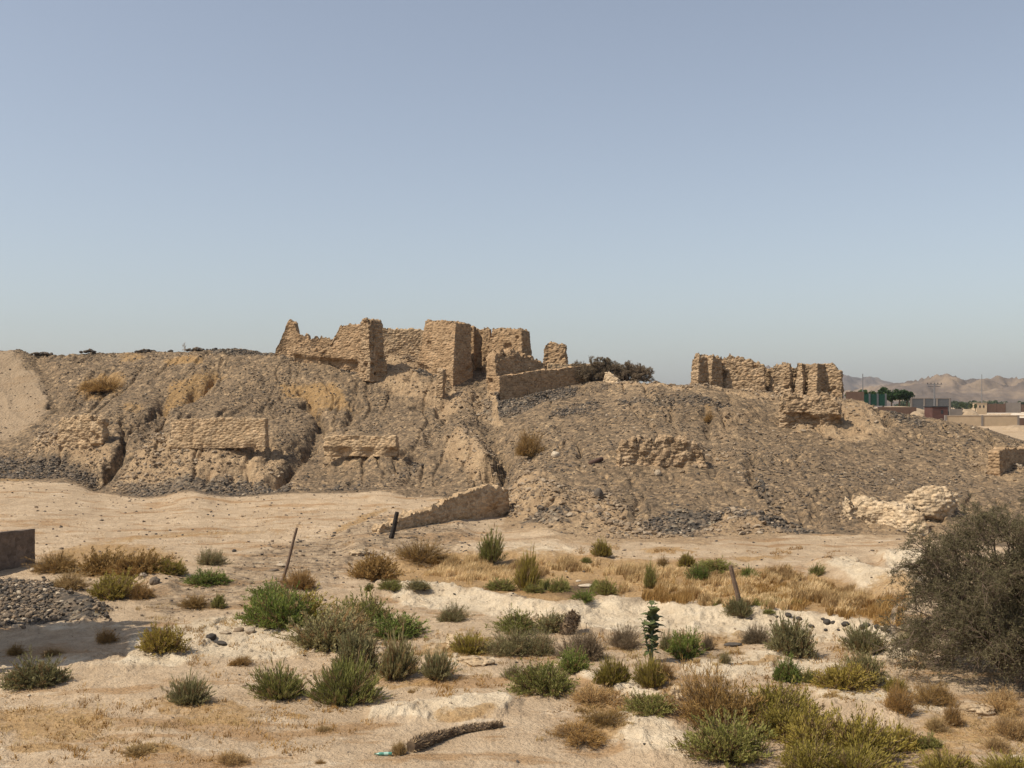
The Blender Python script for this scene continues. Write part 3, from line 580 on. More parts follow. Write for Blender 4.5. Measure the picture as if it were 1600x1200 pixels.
def shrub_mesh(seed, style):
    """unit shrub: about 1 tall, radius about 1; returns stems (V,F) and foliage (V,F,tint)"""
    r = np.random.default_rng(seed)
    if style == 'leafy':   n, m_, ll, lw, spread, curve = 520, 26, .085, .0125, 1.0, .12
    elif style == 'spiky': n, m_, ll, lw, spread, curve = 520, 18, .13, .0105, .95, .08
    elif style == 'twig':  n, m_, ll, lw, spread, curve = 560, 14, .12, .006, 1.0, .08
    elif style == 'mat':   n, m_, ll, lw, spread, curve = 460, 24, .10, .014, 1.0, .12
    P, d, L = stems_shape(r, n, spread, curve, 6)
    st = quads_ribbon(P, np.linspace(.009, .004, 6)[None]*np.ones((n, 1)), perp(d, r))
    # leaves along the outer part of the stems
    si = np.repeat(np.arange(n), m_); t = r.uniform(.25, 1.0, n*m_)**.75; f = t*5; i = np.minimum(f.astype(int), 4); fr = (f-i)[:, None]
    p = P[si, i]*(1-fr)+P[si, i+1]*fr+r.normal(size=(n*m_, 3))*.018
    dv = d[si]*.7+rdir(n*m_, r)*(.65 if style != 'spiky' else .3); dv[:, 2] += .35 if style != 'twig' else .2
    dv /= np.linalg.norm(dv, axis=1)[:, None]; s = perp(dv, r); l = ll*r.uniform(.6, 1.3, n*m_)
    PP = np.stack([p, p+dv*l[:, None]*.5, p+dv*l[:, None]], 1)
    V, Fq = quads_ribbon(PP, np.array([.4, 1, .12])[None]*lw*np.ones((n*m_, 1)), s)
    tint = .32+.68*np.clip(r.uniform(0, 1, n)[si]*.5+r.uniform(0, .5, n*m_)+.15*(t-.6), 0, 1)
    dead = (r.uniform(0, 1, n) < .14)[si] | (r.uniform(0, 1, n*m_) < .55-.62*t); tint = np.where(dead, r.uniform(0, .22, n*m_), tint)
    V[:, 2] = np.maximum(V[:, 2], 0); st[0][:, 2] = np.maximum(st[0][:, 2], -.02)
    return st, (V, Fq, np.repeat(tint, 6))
LM = {
 'green': mat_leaf('green_leaf', (.145, .145, .035), (.225, .222, .062), (.34, .31, .11), dead=1),
 'bright': mat_leaf('bright_green_leaf', (.11, .15, .03), (.175, .22, .048), (.27, .29, .085), dead=1),
 'grey': mat_leaf('grey_green_leaf', (.155, .142, .062), (.24, .22, .10), (.36, .315, .165), dead=1),
 'olive': mat_leaf('olive_leaf', (.20, .155, .03), (.30, .24, .052), (.42, .325, .09), dead=1),
 'rust': mat_leaf('rust_brown_leaf', (.19, .11, .038), (.30, .18, .06), (.43, .28, .11)),
 'gold': mat_leaf('straw', (.29, .18, .075), (.44, .295, .13), (.60, .43, .21)),
 'dun2': mat_leaf('bare_thorn_twigs', (.17, .125, .08), (.25, .185, .12), (.33, .25, .17)),
 'dun': mat_leaf('dun_twigs', (.12, .088, .055), (.20, .15, .095), (.30, .235, .15)),
}
M_twig = mat_plain('twig_bark', (.20, .145, .09), .9, .3, 8, .003)
_sm = {}
def shrub_proto(style, var):
    k = (style, var)
    if k not in _sm:
        st, (V, Fq, ti) = shrub_mesh(100+var*7+len(style), style)
        _sm[k] = (mesh('shrub_stems', st[0], st[1], False), V, Fq, ti)
        _sm[k][0].materials.append(M_twig)
    return _sm[k]
_fm = {}
def shrub(px, Y, w, h, style, colr, label, var=0, name='desert_shrub', cat='shrub', group=None):
    """px,Y: middle of the foot in the photo; w,h: size in photo pixels"""
    if 'thicket' in label: w *= 1.3; h *= 1.14
    elif w > 40 and Y > 940: w *= 1.1; h *= 1.08
    p = at(px, Y); sc = p[1]/F; rx = w/2*sc*1.2; rz = h*sc*1.12
    e = empty(name, (p[0], p[1], p[2]-.03), label, cat, group, rz=(px*.37) % 6.28)
    st, V, Fq, ti = shrub_proto(style, var)
    k = (style, var, colr)
    if k not in _fm:
        _fm[k] = mesh('shrub_foliage', V, Fq, False, dict(tint=ti)); _fm[k].materials.append(LM[colr])
    e.scale = (rx, rx*.9, rz)
    obj('stems', st, None, e); obj('foliage', _fm[k], None, e)
    return e
SH = [
 # px, Y, w, h, style, colour, label
 (62, 1070, 84, 46, 'leafy', 'grey', 'grey green bush lowest at the left edge, under the dark tree shadow'),
 (295, 1098, 60, 44, 'spiky', 'grey', 'round grey green bush alone on bare sand, with a tan dead patch behind it'),
 (435, 1092, 80, 48, 'spiky', 'green', 'low spreading green bush between two others on the bare sand at left'),
 (535, 1098, 88, 62, 'spiky', 'green', 'large round green bush on the sand, lowest of the left centre cluster'),
 (556, 1048, 66, 62, 'leafy', 'grey', 'tall dark green bush behind and left of its twin in the left centre cluster'),
 (616, 1058, 66, 70, 'spiky', 'grey', 'tall twin green bush at the right of the left centre cluster'),
 (684, 1058, 50, 44, 'spiky', 'grey', 'small thin bush just right of the tall twin bushes'),
 (498, 1006, 96, 52, 'leafy', 'grey', 'blue green bush at the foot of the bright green thicket'),
 (436, 978, 80, 50, 'leafy', 'bright', 'brightest green bush at the left end of the thicket'),
 (425, 940, 50, 26, 'mat', 'bright', 'low bright bush at the upper left tip of the thicket'),
 (480, 968, 90, 40, 'mat', 'olive', 'yellowish olive bush in the middle of the thicket'),
 (540, 985, 60, 36, 'twig', 'gold', 'dry blond bush between the thicket and the green round bush'),
 (570, 980, 66, 46, 'leafy', 'green', 'dense dark green bush at the right of the thicket'),
 (632, 992, 74, 28, 'mat', 'bright', 'low wide bright green mat to the right of the thicket'),
 (252, 1018, 62, 40, 'leafy', 'olive', 'two toned green and straw bush beside the dark tree shadow'),
 (168, 1002, 34, 24, 'twig', 'rust', 'small rust coloured tuft in the middle of the dark tree shadow'),
 (25, 1022, 28, 20, 'twig', 'rust', 'smallest rust tuft at the left edge in the tree shadow'),
 (80, 1024, 30, 14, 'twig', 'rust', 'flat rust tuft just above the lowest left bush'),
 (327, 882, 46, 28, 'twig', 'grey', 'dark grey round bush alone on the pale flat at left'),
 (328, 912, 64, 24, 'mat', 'bright', 'low bright green mat just below the dark grey round bush'),
 (338, 950, 24, 24, 'mat', 'green', 'tiny green plant below the low bright mat'),
 (310, 948, 50, 20, 'twig', 'rust', 'brown scrub on the small bank beside the tiny green plant'),
 (90, 892, 80, 34, 'twig', 'rust', 'rust brown bush right of the shaded plaster wall'),
 (150, 896, 90, 36, 'mat', 'rust', 'rust and green bush in the middle of the long brown hedge at left'),
 (215, 896, 90, 36, 'mat', 'rust', 'brown bush near the right end of the long brown hedge at left'),
 (265, 896, 50, 26, 'mat', 'olive', 'green ended bush at the right tip of the long brown hedge'),
 (110, 920, 60, 32, 'twig', 'gold', 'pale straw tuft in front of the long brown hedge'),
 (185, 932, 70, 38, 'mat', 'olive', 'olive green bush in front of the long brown hedge, behind the round stone'),
 (222, 934, 40, 28, 'twig', 'rust', 'short rust bush between the round stone and the blocky grey rock'),
 (465, 918, 52, 34, 'twig', 'rust', 'brown bush at the foot of the tall leaning wooden post'),
 (576, 906, 82, 42, 'mat', 'rust', 'wide rusty bush below the white stone on the bank'),
 (590, 904, 36, 12, 'mat', 'green', 'green fringe plant at the foot of the wide rusty bush'),
 (578, 921, 16, 12, 'leafy', 'green', 'smallest of three green plants on the bank edge, the left one'),
 (612, 920, 36, 16, 'leafy', 'green', 'middle one of three low green plants on the bank edge'),
 (652, 919, 34, 14, 'leafy', 'grey', 'greyer right hand one of three low plants on the bank edge'),
 (660, 875, 80, 34, 'twig', 'rust', 'brown dry scrub under the slope, left of the tall green broom'),
 (705, 970, 44, 28, 'twig', 'grey', 'thin see through grey bush on the dirt bank, alone'),
 (766, 878, 40, 52, 'spiky', 'green', 'upright green broom shrub standing against the foot of the slope'),
 (822, 922, 34, 60, 'spiky', 'olive', 'tall thin olive shrub in the golden grass, left part'),
 (836, 925, 30, 14, 'mat', 'green', 'dark green foot plant at the left of the dark damp hollow'),
 (870, 923, 40, 22, 'leafy', 'green', 'green bush at the left lip of the dark damp hollow'),
 (948, 930, 34, 28, 'leafy', 'green', 'green bush at the right lip of the dark damp hollow'),
 (915, 939, 36, 20, 'leafy', 'bright', 'round saturated green bush below the dark damp hollow'),
 (780, 922, 40, 18, 'mat', 'green', 'low green plants at the foot of the golden grass, left'),
 (940, 868, 26, 26, 'spiky', 'olive', 'thin upright bush at the back edge of the golden grass'),
 (913, 878, 18, 9, 'mat', 'green', 'tiny dark green plant at the back edge of the golden grass'),
 (1017, 920, 18, 44, 'spiky', 'green', 'slender green shrub in the golden grass straight above the big leaved plant'),
 (1036, 889, 18, 24, 'twig', 'rust', 'narrow brown upright weed in the back of the golden grass'),
 (1072, 885, 26, 22, 'leafy', 'olive', 'olive tuft left of the round green bush in the golden grass'),
 (1092, 905, 34, 24, 'leafy', 'bright', 'round green bush in the middle of the golden grass'),
 (1125, 888, 60, 16, 'mat', 'green', 'dark green strip of plants at the back of the golden grass'),
 (1172, 905, 28, 22, 'leafy', 'bright', 'green plant immediately right of the brown post top'),
 (1275, 898, 26, 20, 'leafy', 'green', 'small dark green bush at the right back end of the golden grass'),
 (1155, 961, 40, 28, 'spiky', 'grey', 'green tuft around the foot of the brown post'),
 (1200, 958, 18, 8, 'mat', 'green', 'tiny green plant on the bank just right of the brown post'),
 (812, 985, 66, 34, 'leafy', 'green', 'dark blue green bush left of the dark stump'),
 (858, 985, 62, 28, 'leafy', 'grey', 'grey green bush touching the dark stump'),
 (800, 1020, 70, 40, 'twig', 'grey', 'pale grey see through bush below the dark blue green bush'),
 (846, 1022, 50, 40, 'twig', 'grey', 'thin olive grey bush between two others under the dark stump'),
 (906, 1026, 62, 46, 'twig', 'dun', 'dun brown twiggy bush directly below the dark stump'),
 (972, 1010, 48, 34, 'twig', 'dun', 'dun twiggy bush left of the big leaved plant'),
 (735, 1018, 62, 30, 'spiky', 'olive', 'yellow green low bush on a straw bed at centre left'),
 (890, 1048, 48, 34, 'leafy', 'bright', 'bright green bush above and right of the dense round one'),
 (850, 1080, 84, 46, 'leafy', 'green', 'dense round dark green bush at the edge of the bare sand'),
 (802, 1060, 30, 28, 'twig', 'grey', 'wispy little bush left of the dense round dark one'),
 (962, 1066, 54, 42, 'spiky', 'olive', 'olive bush on the white ridge left of the path of clay'),
 (1012, 1072, 50, 44, 'spiky', 'olive', 'olive brown bush right under the big leaved plant'),
 (1036, 1062, 36, 36, 'twig', 'rust', 'brown bush beside the foot of the big leaved plant, right'),
 (1018, 1112, 64, 30, 'leafy', 'green', 'low dark green bush below the olive brown one, above the pale mound'),
 (1072, 1022, 54, 36, 'leafy', 'bright', 'green bush right of the big leaved plant'),
 (1040, 1014, 30, 30, 'leafy', 'grey', 'shaded grey bush squeezed between the big leaved plant and its green neighbour'),
 (1108, 1016, 26, 30, 'twig', 'dun', 'brown wisp at the right of the green bush'),
 (1132, 1036, 22, 22, 'twig', 'grey', 'tiny grey bush on the white crust left of centre right'),
 (1180, 1004, 42, 28, 'twig', 'dun', 'dun bush just left of the tallest green bush on the white bank'),
 (1234, 1024, 68, 56, 'leafy', 'grey', 'tallest grey green bush in front of the white bank'),
 (1225, 1062, 44, 38, 'leafy', 'bright', 'bright green bush below the tallest one in front of the bank'),
 (1262, 1064, 30, 22, 'leafy', 'green', 'small dark bush at the lower right of the tallest one'),
 (1350, 1020, 60, 42, 'spiky', 'grey', 'spiky green bush under the row of black stones'),
 (1354, 1064, 60, 44, 'leafy', 'grey', 'grey dense bush below the spiky one at right'),
 (1322, 1074, 70, 36, 'leafy', 'olive', 'yellow green bush nestled left of the grey dense bush'),
 (1425, 1010, 50, 34, 'twig', 'grey', 'faint grey bush at the left fringe of the big dark tree'),
 (1100, 1128, 96, 80, 'twig', 'rust', 'big rust brown bush at the upper left of the large thicket'),
 (1152, 1138, 90, 66, 'leafy', 'rust', 'big brown bush in the centre of the large thicket'),
 (1210, 1128, 80, 56, 'leafy', 'olive', 'olive bush at the upper right of the large thicket'),
 (1238, 1150, 90, 50, 'leafy', 'olive', 'olive bush on the right slope of the large thicket'),
 (1285, 1172, 90, 62, 'leafy', 'olive', 'olive brown bush low in the large thicket'),
 (1345, 1180, 100, 66, 'leafy', 'olive', 'wide olive bush at the right end of the large thicket'),
 (1152, 1184, 104, 66, 'leafy', 'green', 'large round green bush in front of the large thicket, at bottom'),
 (1265, 1212, 84, 50, 'leafy', 'olive', 'dark bush cut by the bottom edge, beside the large round green one'),
 (1340, 1214, 110, 42, 'spiky', 'olive', 'yellow green clump cut by the bottom edge'),
 (1445, 1166, 42, 22, 'leafy', 'green', 'tiny dark green bush alone on the crust at lower right'),
 (1400, 1170, 46, 36, 'spiky', 'olive', 'olive tuft between the large thicket and the tiny dark bush'),
 (1406, 1112, 44, 50, 'twig', 'rust', 'upright rust weed on the white crust at right'),
 (1396, 1078, 34, 22, 'leafy', 'olive', 'small green plant behind the upright rust weed'),
 (1450, 1096, 60, 34, 'twig', 'rust', 'brown dry scrub at the foot of the big dark tree'),
 (1490, 1132, 30, 42, 'twig', 'rust', 'thin upright brown weed below the big dark tree'),
 (1465, 1140, 40, 26, 'twig', 'gold', 'pale straw tuft left of the thin upright weed'),
 (1565, 1112, 60, 40, 'twig', 'gold', 'straw tuft in front of the big dark tree, right'),
 (1580, 1150, 56, 40, 'twig', 'gold', 'straw tuft lower down at the right edge'),
 (1556, 1172, 40, 26, 'twig', 'gold', 'straw tuft near the little sprig at lower right'),
 (1488, 1210, 90, 36, 'spiky', 'olive', 'olive grass clump cut by the bottom edge at right'),
 (1570, 1212, 80, 32, 'spiky', 'olive', 'green straw clump in the bottom right corner'),
 (212, 1178, 52, 14, 'spiky', 'gold', 'golden grass tuft on the sand near the bottom left'),
 (360, 1190, 46, 20, 'twig', 'gold', 'blond tuft near the bottom, left of the green bottle'),
 (506, 1142, 28, 10, 'twig', 'gold', 'small blond tuft between two bare patches on the sand'),
 (500, 1193, 18, 8, 'twig', 'rust', 'tiny rust tuft near the bottom, between two blond ones'),
 (622, 1178, 26, 22, 'spiky', 'gold', 'thin gold tuft at the left end of the fibrous trunk'),
 (905, 1152, 90, 24, 'twig', 'rust', 'flat wide rust scrub on the bare sand right of the trunk'),
 (940, 1130, 60, 24, 'twig', 'rust', 'rust scrub patch above the flat wide one'),
 (930, 1098, 70, 28, 'twig', 'gold', 'blond scrub beneath the white ridge'),
 (375, 1036, 36, 14, 'twig', 'rust', 'little rust tuft on the white crust at left'),
 (320, 1052, 0, 0, '', '', ''),
 (643, 1082, 14, 8, 'twig', 'gold', 'tiny tuft right of the large round left bush'),
 # slope
 (165, 612, 76, 24, 'twig', 'rust', 'brown dead bush lying on the upper left slope'),
 (832, 712, 44, 44, 'twig', 'rust', 'brown dry bush in the gully at the middle of the slope'),
 (1106, 658, 18, 18, 'twig', 'rust', 'small red brown weed among the cobbles on the right slope'),
]
_gr = {'rust': 'dry rust brown bushes', 'gold': 'straw coloured tufts', 'green': 'green desert bushes', 'bright': 'green desert bushes', 'grey': 'grey green bushes', 'olive': 'olive bushes', 'dun': 'dun twiggy bushes'}
for k, (px, Y, w, h, sty, c, lab) in enumerate(SH):
    if w == 0: continue
    nm, ct = ('dry_tuft', 'tuft') if c == 'gold' else ('desert_shrub', 'shrub')
    shrub(px, Y, w, h, sty, c, lab, var=k % 5, name=nm, cat=ct, group=_gr[c])

# --- dead litter round the feet of the bushes
r_ = np.random.default_rng(31); lp = []
for (px, Y, w, h, sty, c, lab) in SH:
    if w < 24 or Y < 820: continue
    p = at(px, Y); rx = w/2*p[1]/F; k = int(14+w*1.1); a = r_.uniform(0, 6.28, k); q = r_.uniform(.5, 1.5, k)*rx
    for aa, qq in zip(a, q):
        x, y = p[0]+math.cos(aa)*qq+.2*rx, p[1]+math.sin(aa)*qq; lp.append((x, y, gz(x, y)))
lp = np.array(lp); m_ = len(lp); dv = rdir(m_, r_, .5)*np.array([1, 1, .5]); l_ = r_.uniform(.04, .16, m_)[:, None]
V, Fq = quads_ribbon(np.stack([lp-dv*l_*.1, lp+dv*l_*.5, lp+dv*l_], 1), np.array([1, .8, .2])[None]*.009*np.ones((m_, 1)), perp(dv, r_))
tag(obj('plant_litter', mesh('plant_litter', V, Fq, False, dict(tint=np.repeat(r_.uniform(0, 1, m_), 6))), LM['rust']), 'dead twigs and litter lying round the feet of the bushes', 'litter', kind='stuff')
# --- grasses: uncountable
def eb(po, u, v):
    # thin out towards the rim of an area so that it has no drawn outline
    best = np.full(len(u), 1e9); n = len(po)
    for i in range(n):
        ax, ay = po[i]; bx_, by_ = po[(i+1) % n]; ux, uy = bx_-ax, (by_-ay)*2.2; L = ux*ux+uy*uy+1e-9
        t = np.clip(((u-ax)*ux+(v-ay)*2.2*uy)/L, 0, 1); best = np.minimum(best, np.hypot(u-ax-t*ux, (v-ay)*2.2-t*uy))
    return -1.3*np.clip(1-best/26, 0, 1)
def grass(name, label, areas, n, hgt, wid, mat, seed, lean=.35, clump=.5, thr=None):
    """areas: list of (polygon in photo pixels, weight)"""
    r = np.random.default_rng(seed); pts = []
    for po, wt in areas:
        po = np.array(po, float); k = int(n*wt); got = 0
        while got < k:
            u = r.uniform(po[:, 0].min(), po[:, 0].max(), 4000); v = r.uniform(po[:, 1].min(), po[:, 1].max(), 4000)
            ins = np.zeros(4000, bool); j = len(po)-1
            for i in range(len(po)):
                ins ^= ((po[i, 1] > v) != (po[j, 1] > v)) & (u < (po[j, 0]-po[i, 0])*(v-po[i, 1])/(po[j, 1]-po[i, 1]+1e-9)+po[i, 0]); j = i
            nz_ = n2(u/26, v/8, seed)+.8*n2(u/9, v/3.5, seed+1)+.5*n2(u/70, v/16, seed+2)+eb(po, u, v)
            ins &= (nz_ > r.uniform(-1.3, 1.0, 4000)*clump-(1-clump)) if thr is None else (nz_ > thr+r.uniform(-.25, .25, 4000))
            u, v = u[ins][:k-got], v[ins][:k-got]; got += len(u)
            # rows of the photo -> land
            ci = np.clip(np.searchsorted(cols, u), 0, NC-1)
            for a, c_, b in zip(u, ci, v):
                pts.append((a, c_, b))
    A = np.array(pts); res = np.zeros((len(A), 3))
    order = np.argsort(A[:, 1]); A = A[order]; u_, st_ = np.unique(A[:, 1].astype(int), return_index=True); st_ = list(st_)+[len(A)]
    for q, c_ in enumerate(u_):
        yy = np.minimum.accumulate(YV[:600, c_]); s_ = slice(st_[q], st_[q+1])
        d = np.interp(-A[s_, 2], -yy, D[:600, c_]); res[s_, 1] = d; res[s_, 2] = np.interp(d, D[:, c_], Z[:, c_]); res[s_, 0] = (A[s_, 0]-CX)*d/F
    ok_ = np.abs(HZ+(CAMZ-res[:, 2])*F/res[:, 1]-A[:, 2]) < .8; res = res[ok_]
    m = len(res); h = hgt*r.uniform(.5, 1.2, m)*np.clip(.75+.55*n2(res[:, 0]*.9, res[:, 1]*.7, 3)+.45*n2(res[:, 0]*2.6, res[:, 1]*2.2, 13), .2, 1.6); th = r.uniform(0, 2*math.pi, m); ln = lean*r.uniform(.2, 1.4, m)
    dx = np.cos(th)*ln+.12; dy = np.sin(th)*ln
    t = np.array([0, .5, 1.]); P = res[:, None]+np.stack([dx[:, None]*h[:, None]*t**2, dy[:, None]*h[:, None]*t**2, h[:, None]*t*(1-.25*ln[:, None]*t)], -1)
    sd = np.stack([np.cos(th+1.5), np.sin(th+1.5)*.4, 0*th], 1); sd /= np.linalg.norm(sd, axis=1)[:, None]
    V, Fq = quads_ribbon(P, np.array([1, .7, .15])[None]*wid*np.ones((m, 1)), sd)
    ti = np.clip(.5+.45*n2(res[:, 0]*.7, res[:, 1]*.5, seed+5)+.3*n2(res[:, 0]*2.3, res[:, 1]*1.8, seed+6)+r.uniform(-.3, .3, m), 0, 1)
    o = obj(name, mesh(name, V, Fq, False, dict(tint=np.repeat(ti, 6))), mat)
    return tag(o, label, 'grass', kind='stuff')
M_straw = mat_leaf('golden_straw', (.27, .175, .08), (.52, .385, .195), (.74, .59, .35))
grass('golden_grass', 'band of tall golden dry grass filling the shallow hollow below the slope', [
    ([(640, 905), (670, 880), (790, 865), (900, 880), (1000, 885), (1130, 893), (1240, 888), (1300, 905), (1370, 935), (1380, 950), (1330, 963), (1200, 955), (1080, 945), (960, 930), (950, 915), (880, 900), (820, 915), (730, 918)], 1.0)],
    48000, .42, .015, M_straw, 5, thr=-.12)
grass('green_weeds', 'thin green weeds growing among the golden grass and along its near edge', [([(780, 925), (800, 905), (900, 912), (940, 905), (960, 935), (880, 930)], .4), ([(1090, 945), (1100, 925), (1240, 930), (1300, 960), (1180, 958)], .35), ([(1040, 905), (1060, 885), (1200, 885), (1200, 905)], .25)], 6000, .3, .013, LM['green'], 15, thr=.2)
grass('russet_grass', 'russet brown dead weeds scattered through and around the golden grass', [
    ([(800, 870), (960, 875), (1000, 900), (1130, 885), (1240, 882), (1385, 935), (1440, 960), (1440, 985), (1330, 975), (1180, 950), (1000, 948), (960, 900), (820, 885)], .8),
    ([(1380, 925), (1440, 925), (1440, 990), (1350, 985)], .05), ([(600, 870), (720, 868), (720, 900), (640, 890)], .08)],
    14000, .36, .013, LM['rust'], 6, thr=.1)
grass('straw_carpet', 'thin carpet of short dry straw lying over the foreground sand and crust', [
    ([(-60, 1095), (340, 1085), (460, 1120), (360, 1160), (150, 1185), (-60, 1180)], .08), ([(620, 975), (800, 990), (800, 1050), (620, 1030)], .12), ([(860, 1070), (1010, 1070), (1020, 1130), (930, 1170), (830, 1160), (860, 1120)], .12),
    ([(1020, 990), (1180, 980), (1180, 1040), (1050, 1050)], .08), ([(1400, 1070), (1680, 1090), (1680, 1200), (1410, 1200)], .2), ([(1220, 1050), (1420, 1070), (1410, 1110), (1240, 1100)], .06),
    ([(380, 1000), (640, 990), (820, 1060), (620, 1090), (480, 1060)], .1), ([(880, 975), (1040, 980), (1040, 1060), (900, 1050)], .08), ([(1260, 965), (1460, 990), (1460, 1070), (1290, 1040)], .06), ([(80, 950), (340, 930), (440, 960), (300, 1000)], .08)],
    13000, .10, .009, LM['gold'], 8, lean=.9, thr=.45)
grass('rusty_weeds', 'low rusty dead weeds dotted in patches over the sand', [
    ([(-60, 1060), (500, 1040), (620, 1130), (480, 1200), (-60, 1200)], .16), ([(260, 960), (760, 960), (800, 1080), (520, 1130), (280, 1060)], .22), ([(780, 985), (1440, 985), (1500, 1110), (1300, 1110), (1000, 1140), (780, 1100)], .28),
    ([(60, 780), (560, 790), (560, 860), (200, 870), (80, 860)], .10), ([(820, 845), (1400, 850), (1400, 875), (1260, 885), (900, 872)], .10)],
    16000, .11, .010, LM['rust'], 18, lean=1.0, thr=.5)
grass('slope_weeds', 'short dead weeds clinging to the upper slope of the mound', [
    ([(100, 590), (230, 575), (230, 640), (110, 640)], .2), ([(240, 556), (330, 556), (350, 600), (300, 635), (240, 640)], .35), ([(420, 595), (530, 600), (570, 650), (480, 650), (420, 620)], .45)],
    9000, .28, .022, LM['rust'], 9, lean=.8, clump=1.0)

# --- big dark thorn tree at the right, and the bare shrubs on the crest
def tree(name, pos, H, RX, RY, n0, label, cat, leafm, barkm, seed, leaves=True, zlo=.0, trunk_r=.07, lv=(9, 8, 7), leaf_n=9, leaf=(.075, .008), flat=.8, twig_r=.004, group=None, up=.5, low=False):
    r = np.random.default_rng(seed); e = empty(name, tuple(pos), label, cat, group)
    th = r.uniform(0, 2*math.pi, n0)+0*rng.uniform(); el = np.arccos(r.uniform(.02 if low else .32, .99, n0)); k = 7; t = np.linspace(0, 1, k)
    d = np.stack([np.sin(el)*np.cos(th), np.sin(el)*np.sin(th), np.cos(el)*1.0+.1], 1)
    S_ = np.array([RX, RY, H])
    P = (d[:, None]*t[None, :, None]*.72)*S_; P[..., 2] += (H*.12*t*(1-t)*3)[None]; P += np.cumsum(r.normal(size=(n0, k, 3))*.035*H/5, 1)*t[None, :, None]; P[..., 2] = np.maximum(P[..., 2], t*.15)
    R0 = trunk_r*(1-.7*t)[None]*r.uniform(.6, 1.2, n0)[:, None]
    parts = [tubes(P, R0, 6)]; prev, rad = P, R0[:, -1]
    ln = .30
    for L_, m_ in enumerate(lv):
        n = len(prev)*m_; si = np.repeat(np.arange(len(prev)), m_); kk = prev.shape[1]
        tt_ = r.uniform(.25, 1, n); f = tt_*(kk-1); i = np.minimum(f.astype(int), kk-2); fr = (f-i)[:, None]
        p = prev[si, i]*(1-fr)+prev[si, i+1]*fr; dr = prev[si, i+1]-prev[si, i]; dr /= np.linalg.norm(dr, axis=1)[:, None]+1e-9
        out = p/S_; out /= np.linalg.norm(out, axis=1)[:, None]+1e-9
        dv = dr*.5+out*.35+rdir(n, r)*.75; dv[:, 2] += up*.3; dv /= np.linalg.norm(dv, axis=1)[:, None]
        ll = ln*H*.75*r.uniform(.5, 1.2, n)/(1.0+.0*L_); k2 = 5 if L_ < 2 else 4; t2 = np.linspace(0, 1, k2)
        Pn = p[:, None]+dv[:, None]*(ll[:, None]*t2)[..., None]+np.cumsum(r.normal(size=(n, k2, 3)), 1)*(.05*ll[:, None, None])*t2[None, :, None]
        Pn[..., 2] += (-.12*ll[:, None]*t2**2)
        q = np.linalg.norm(Pn/S_, axis=2); qd = (Pn/S_/(q[..., None]+1e-6)).reshape(-1, 3); q = q/(1+.26*(n3(qd, 2.6, seed)+.5*n3(qd, 6, seed+1)).reshape(q.shape)); sc_ = np.where(q > 1, 1/q, 1)**.75; Pn *= sc_[..., None]; Pn[..., 2] = np.maximum(Pn[..., 2], zlo+.03)
        rr = max(twig_r, trunk_r*.38/(2.1**L_))
        if L_ < 2: parts.append(tubes(Pn, rr*(1-.6*t2)[None]*np.ones((n, 1)), 4))
        else: parts.append(quads_ribbon(Pn, rr*(1-.6*t2)[None]*np.ones((n, 1)), perp(dv, r)))
        prev = Pn; ln *= .52
    tr = join(parts); obj('trunk' if leaves else 'branches', mesh('branches', tr[0], tr[1], False), barkm, e)
    if leaves:
        n = len(prev)*leaf_n; si = np.repeat(np.arange(len(prev)), leaf_n); f = r.uniform(.1, 1, n)*(prev.shape[1]-1); i = np.minimum(f.astype(int), prev.shape[1]-2); fr = (f-i)[:, None]
        p = prev[si, i]*(1-fr)+prev[si, i+1]*fr; dv = rdir(n, r, .3); l = leaf[0]*r.uniform(.6, 1.3, n)[:, None]
        V, Fq = quads_ribbon(np.stack([p, p+dv*l*.5, p+dv*l], 1), np.array([.5, 1, .2])[None]*leaf[1]*np.ones((n, 1)), perp(dv, r))
        ti = np.clip(.5*r.uniform(0, 1, len(prev))[si]+.5*r.uniform(0, 1, n), 0, 1)
        obj('crown', mesh('crown', V, Fq, False, dict(tint=np.repeat(ti, 6))), leafm, e)
    return e
M_thorn = mat_leaf('thorn_tree_leaf', (.075, .065, .035), (.125, .11, .058), (.20, .17, .095))
M_bark = mat_plain('thorn_bark', (.155, .11, .078), .9, .3, 8, .006)
M_barkg = mat_plain('grey_twigs', (.22, .17, .13), .9, .3, 8, .004)
p = at(1585, 1088)
tree('thorn_tree', (p[0]+1.0, p[1]+2.6, p[2]-.1), 5.5, 4.0, 3.8, 46, 'huge dark olive thorn bush with a tangled crown at the right edge', 'tree', M_thorn, M_bark, 3, lv=(8, 8, 8), leaf_n=8, leaf=(.075, .0085), trunk_r=.05, up=.1, low=True)
p = at(1400, 1060)
# crest shrub: three bushes side by side
for (cx_, yb, w, h, sd, lab) in ((932, 596, 84, 42, 4, 'taller bare thorn shrub on the crest touching the end of the long wall'), (982, 601, 84, 36, 5, 'lower bare thorn shrub on the crest, right of the taller one')):
    d = 119; q = px3(cx_, d, yb)
    tree('crest_shrub', q, h*d/F, w/2*d/F*1.35, 2.6, 52, lab, 'shrub', LM['dun2'], M_barkg, sd, lv=(7, 6, 6), leaf_n=5, leaf=(.12, .013), trunk_r=.04, twig_r=.011, up=.4, low=True)
q = px3(290, 129.5, 554); tree('dead_sapling', q, 24*129/F, .75, .6, 6, 'little pale dead sapling standing up from the left crest', 'sapling', None, mat_plain('bleached_twigs', (.42, .38, .33), .9, .2, 8, .003), 6, leaves=False, lv=(5, 4), trunk_r=.03, twig_r=.014)
# shade tree beyond the left edge whose broken shadow lies on the ground
tree('shade_tree', (-21.5, 33.8, 0), 13.5, 2.9, 4.4, 18, 'tall thin tree just outside the left edge casting the broken dark shadows on the sand', 'tree', LM['grey'], M_bark, 12, lv=(6, 5, 4), leaf_n=8, leaf=(.30, .11), trunk_r=.14, zlo=2.0, up=1.0)

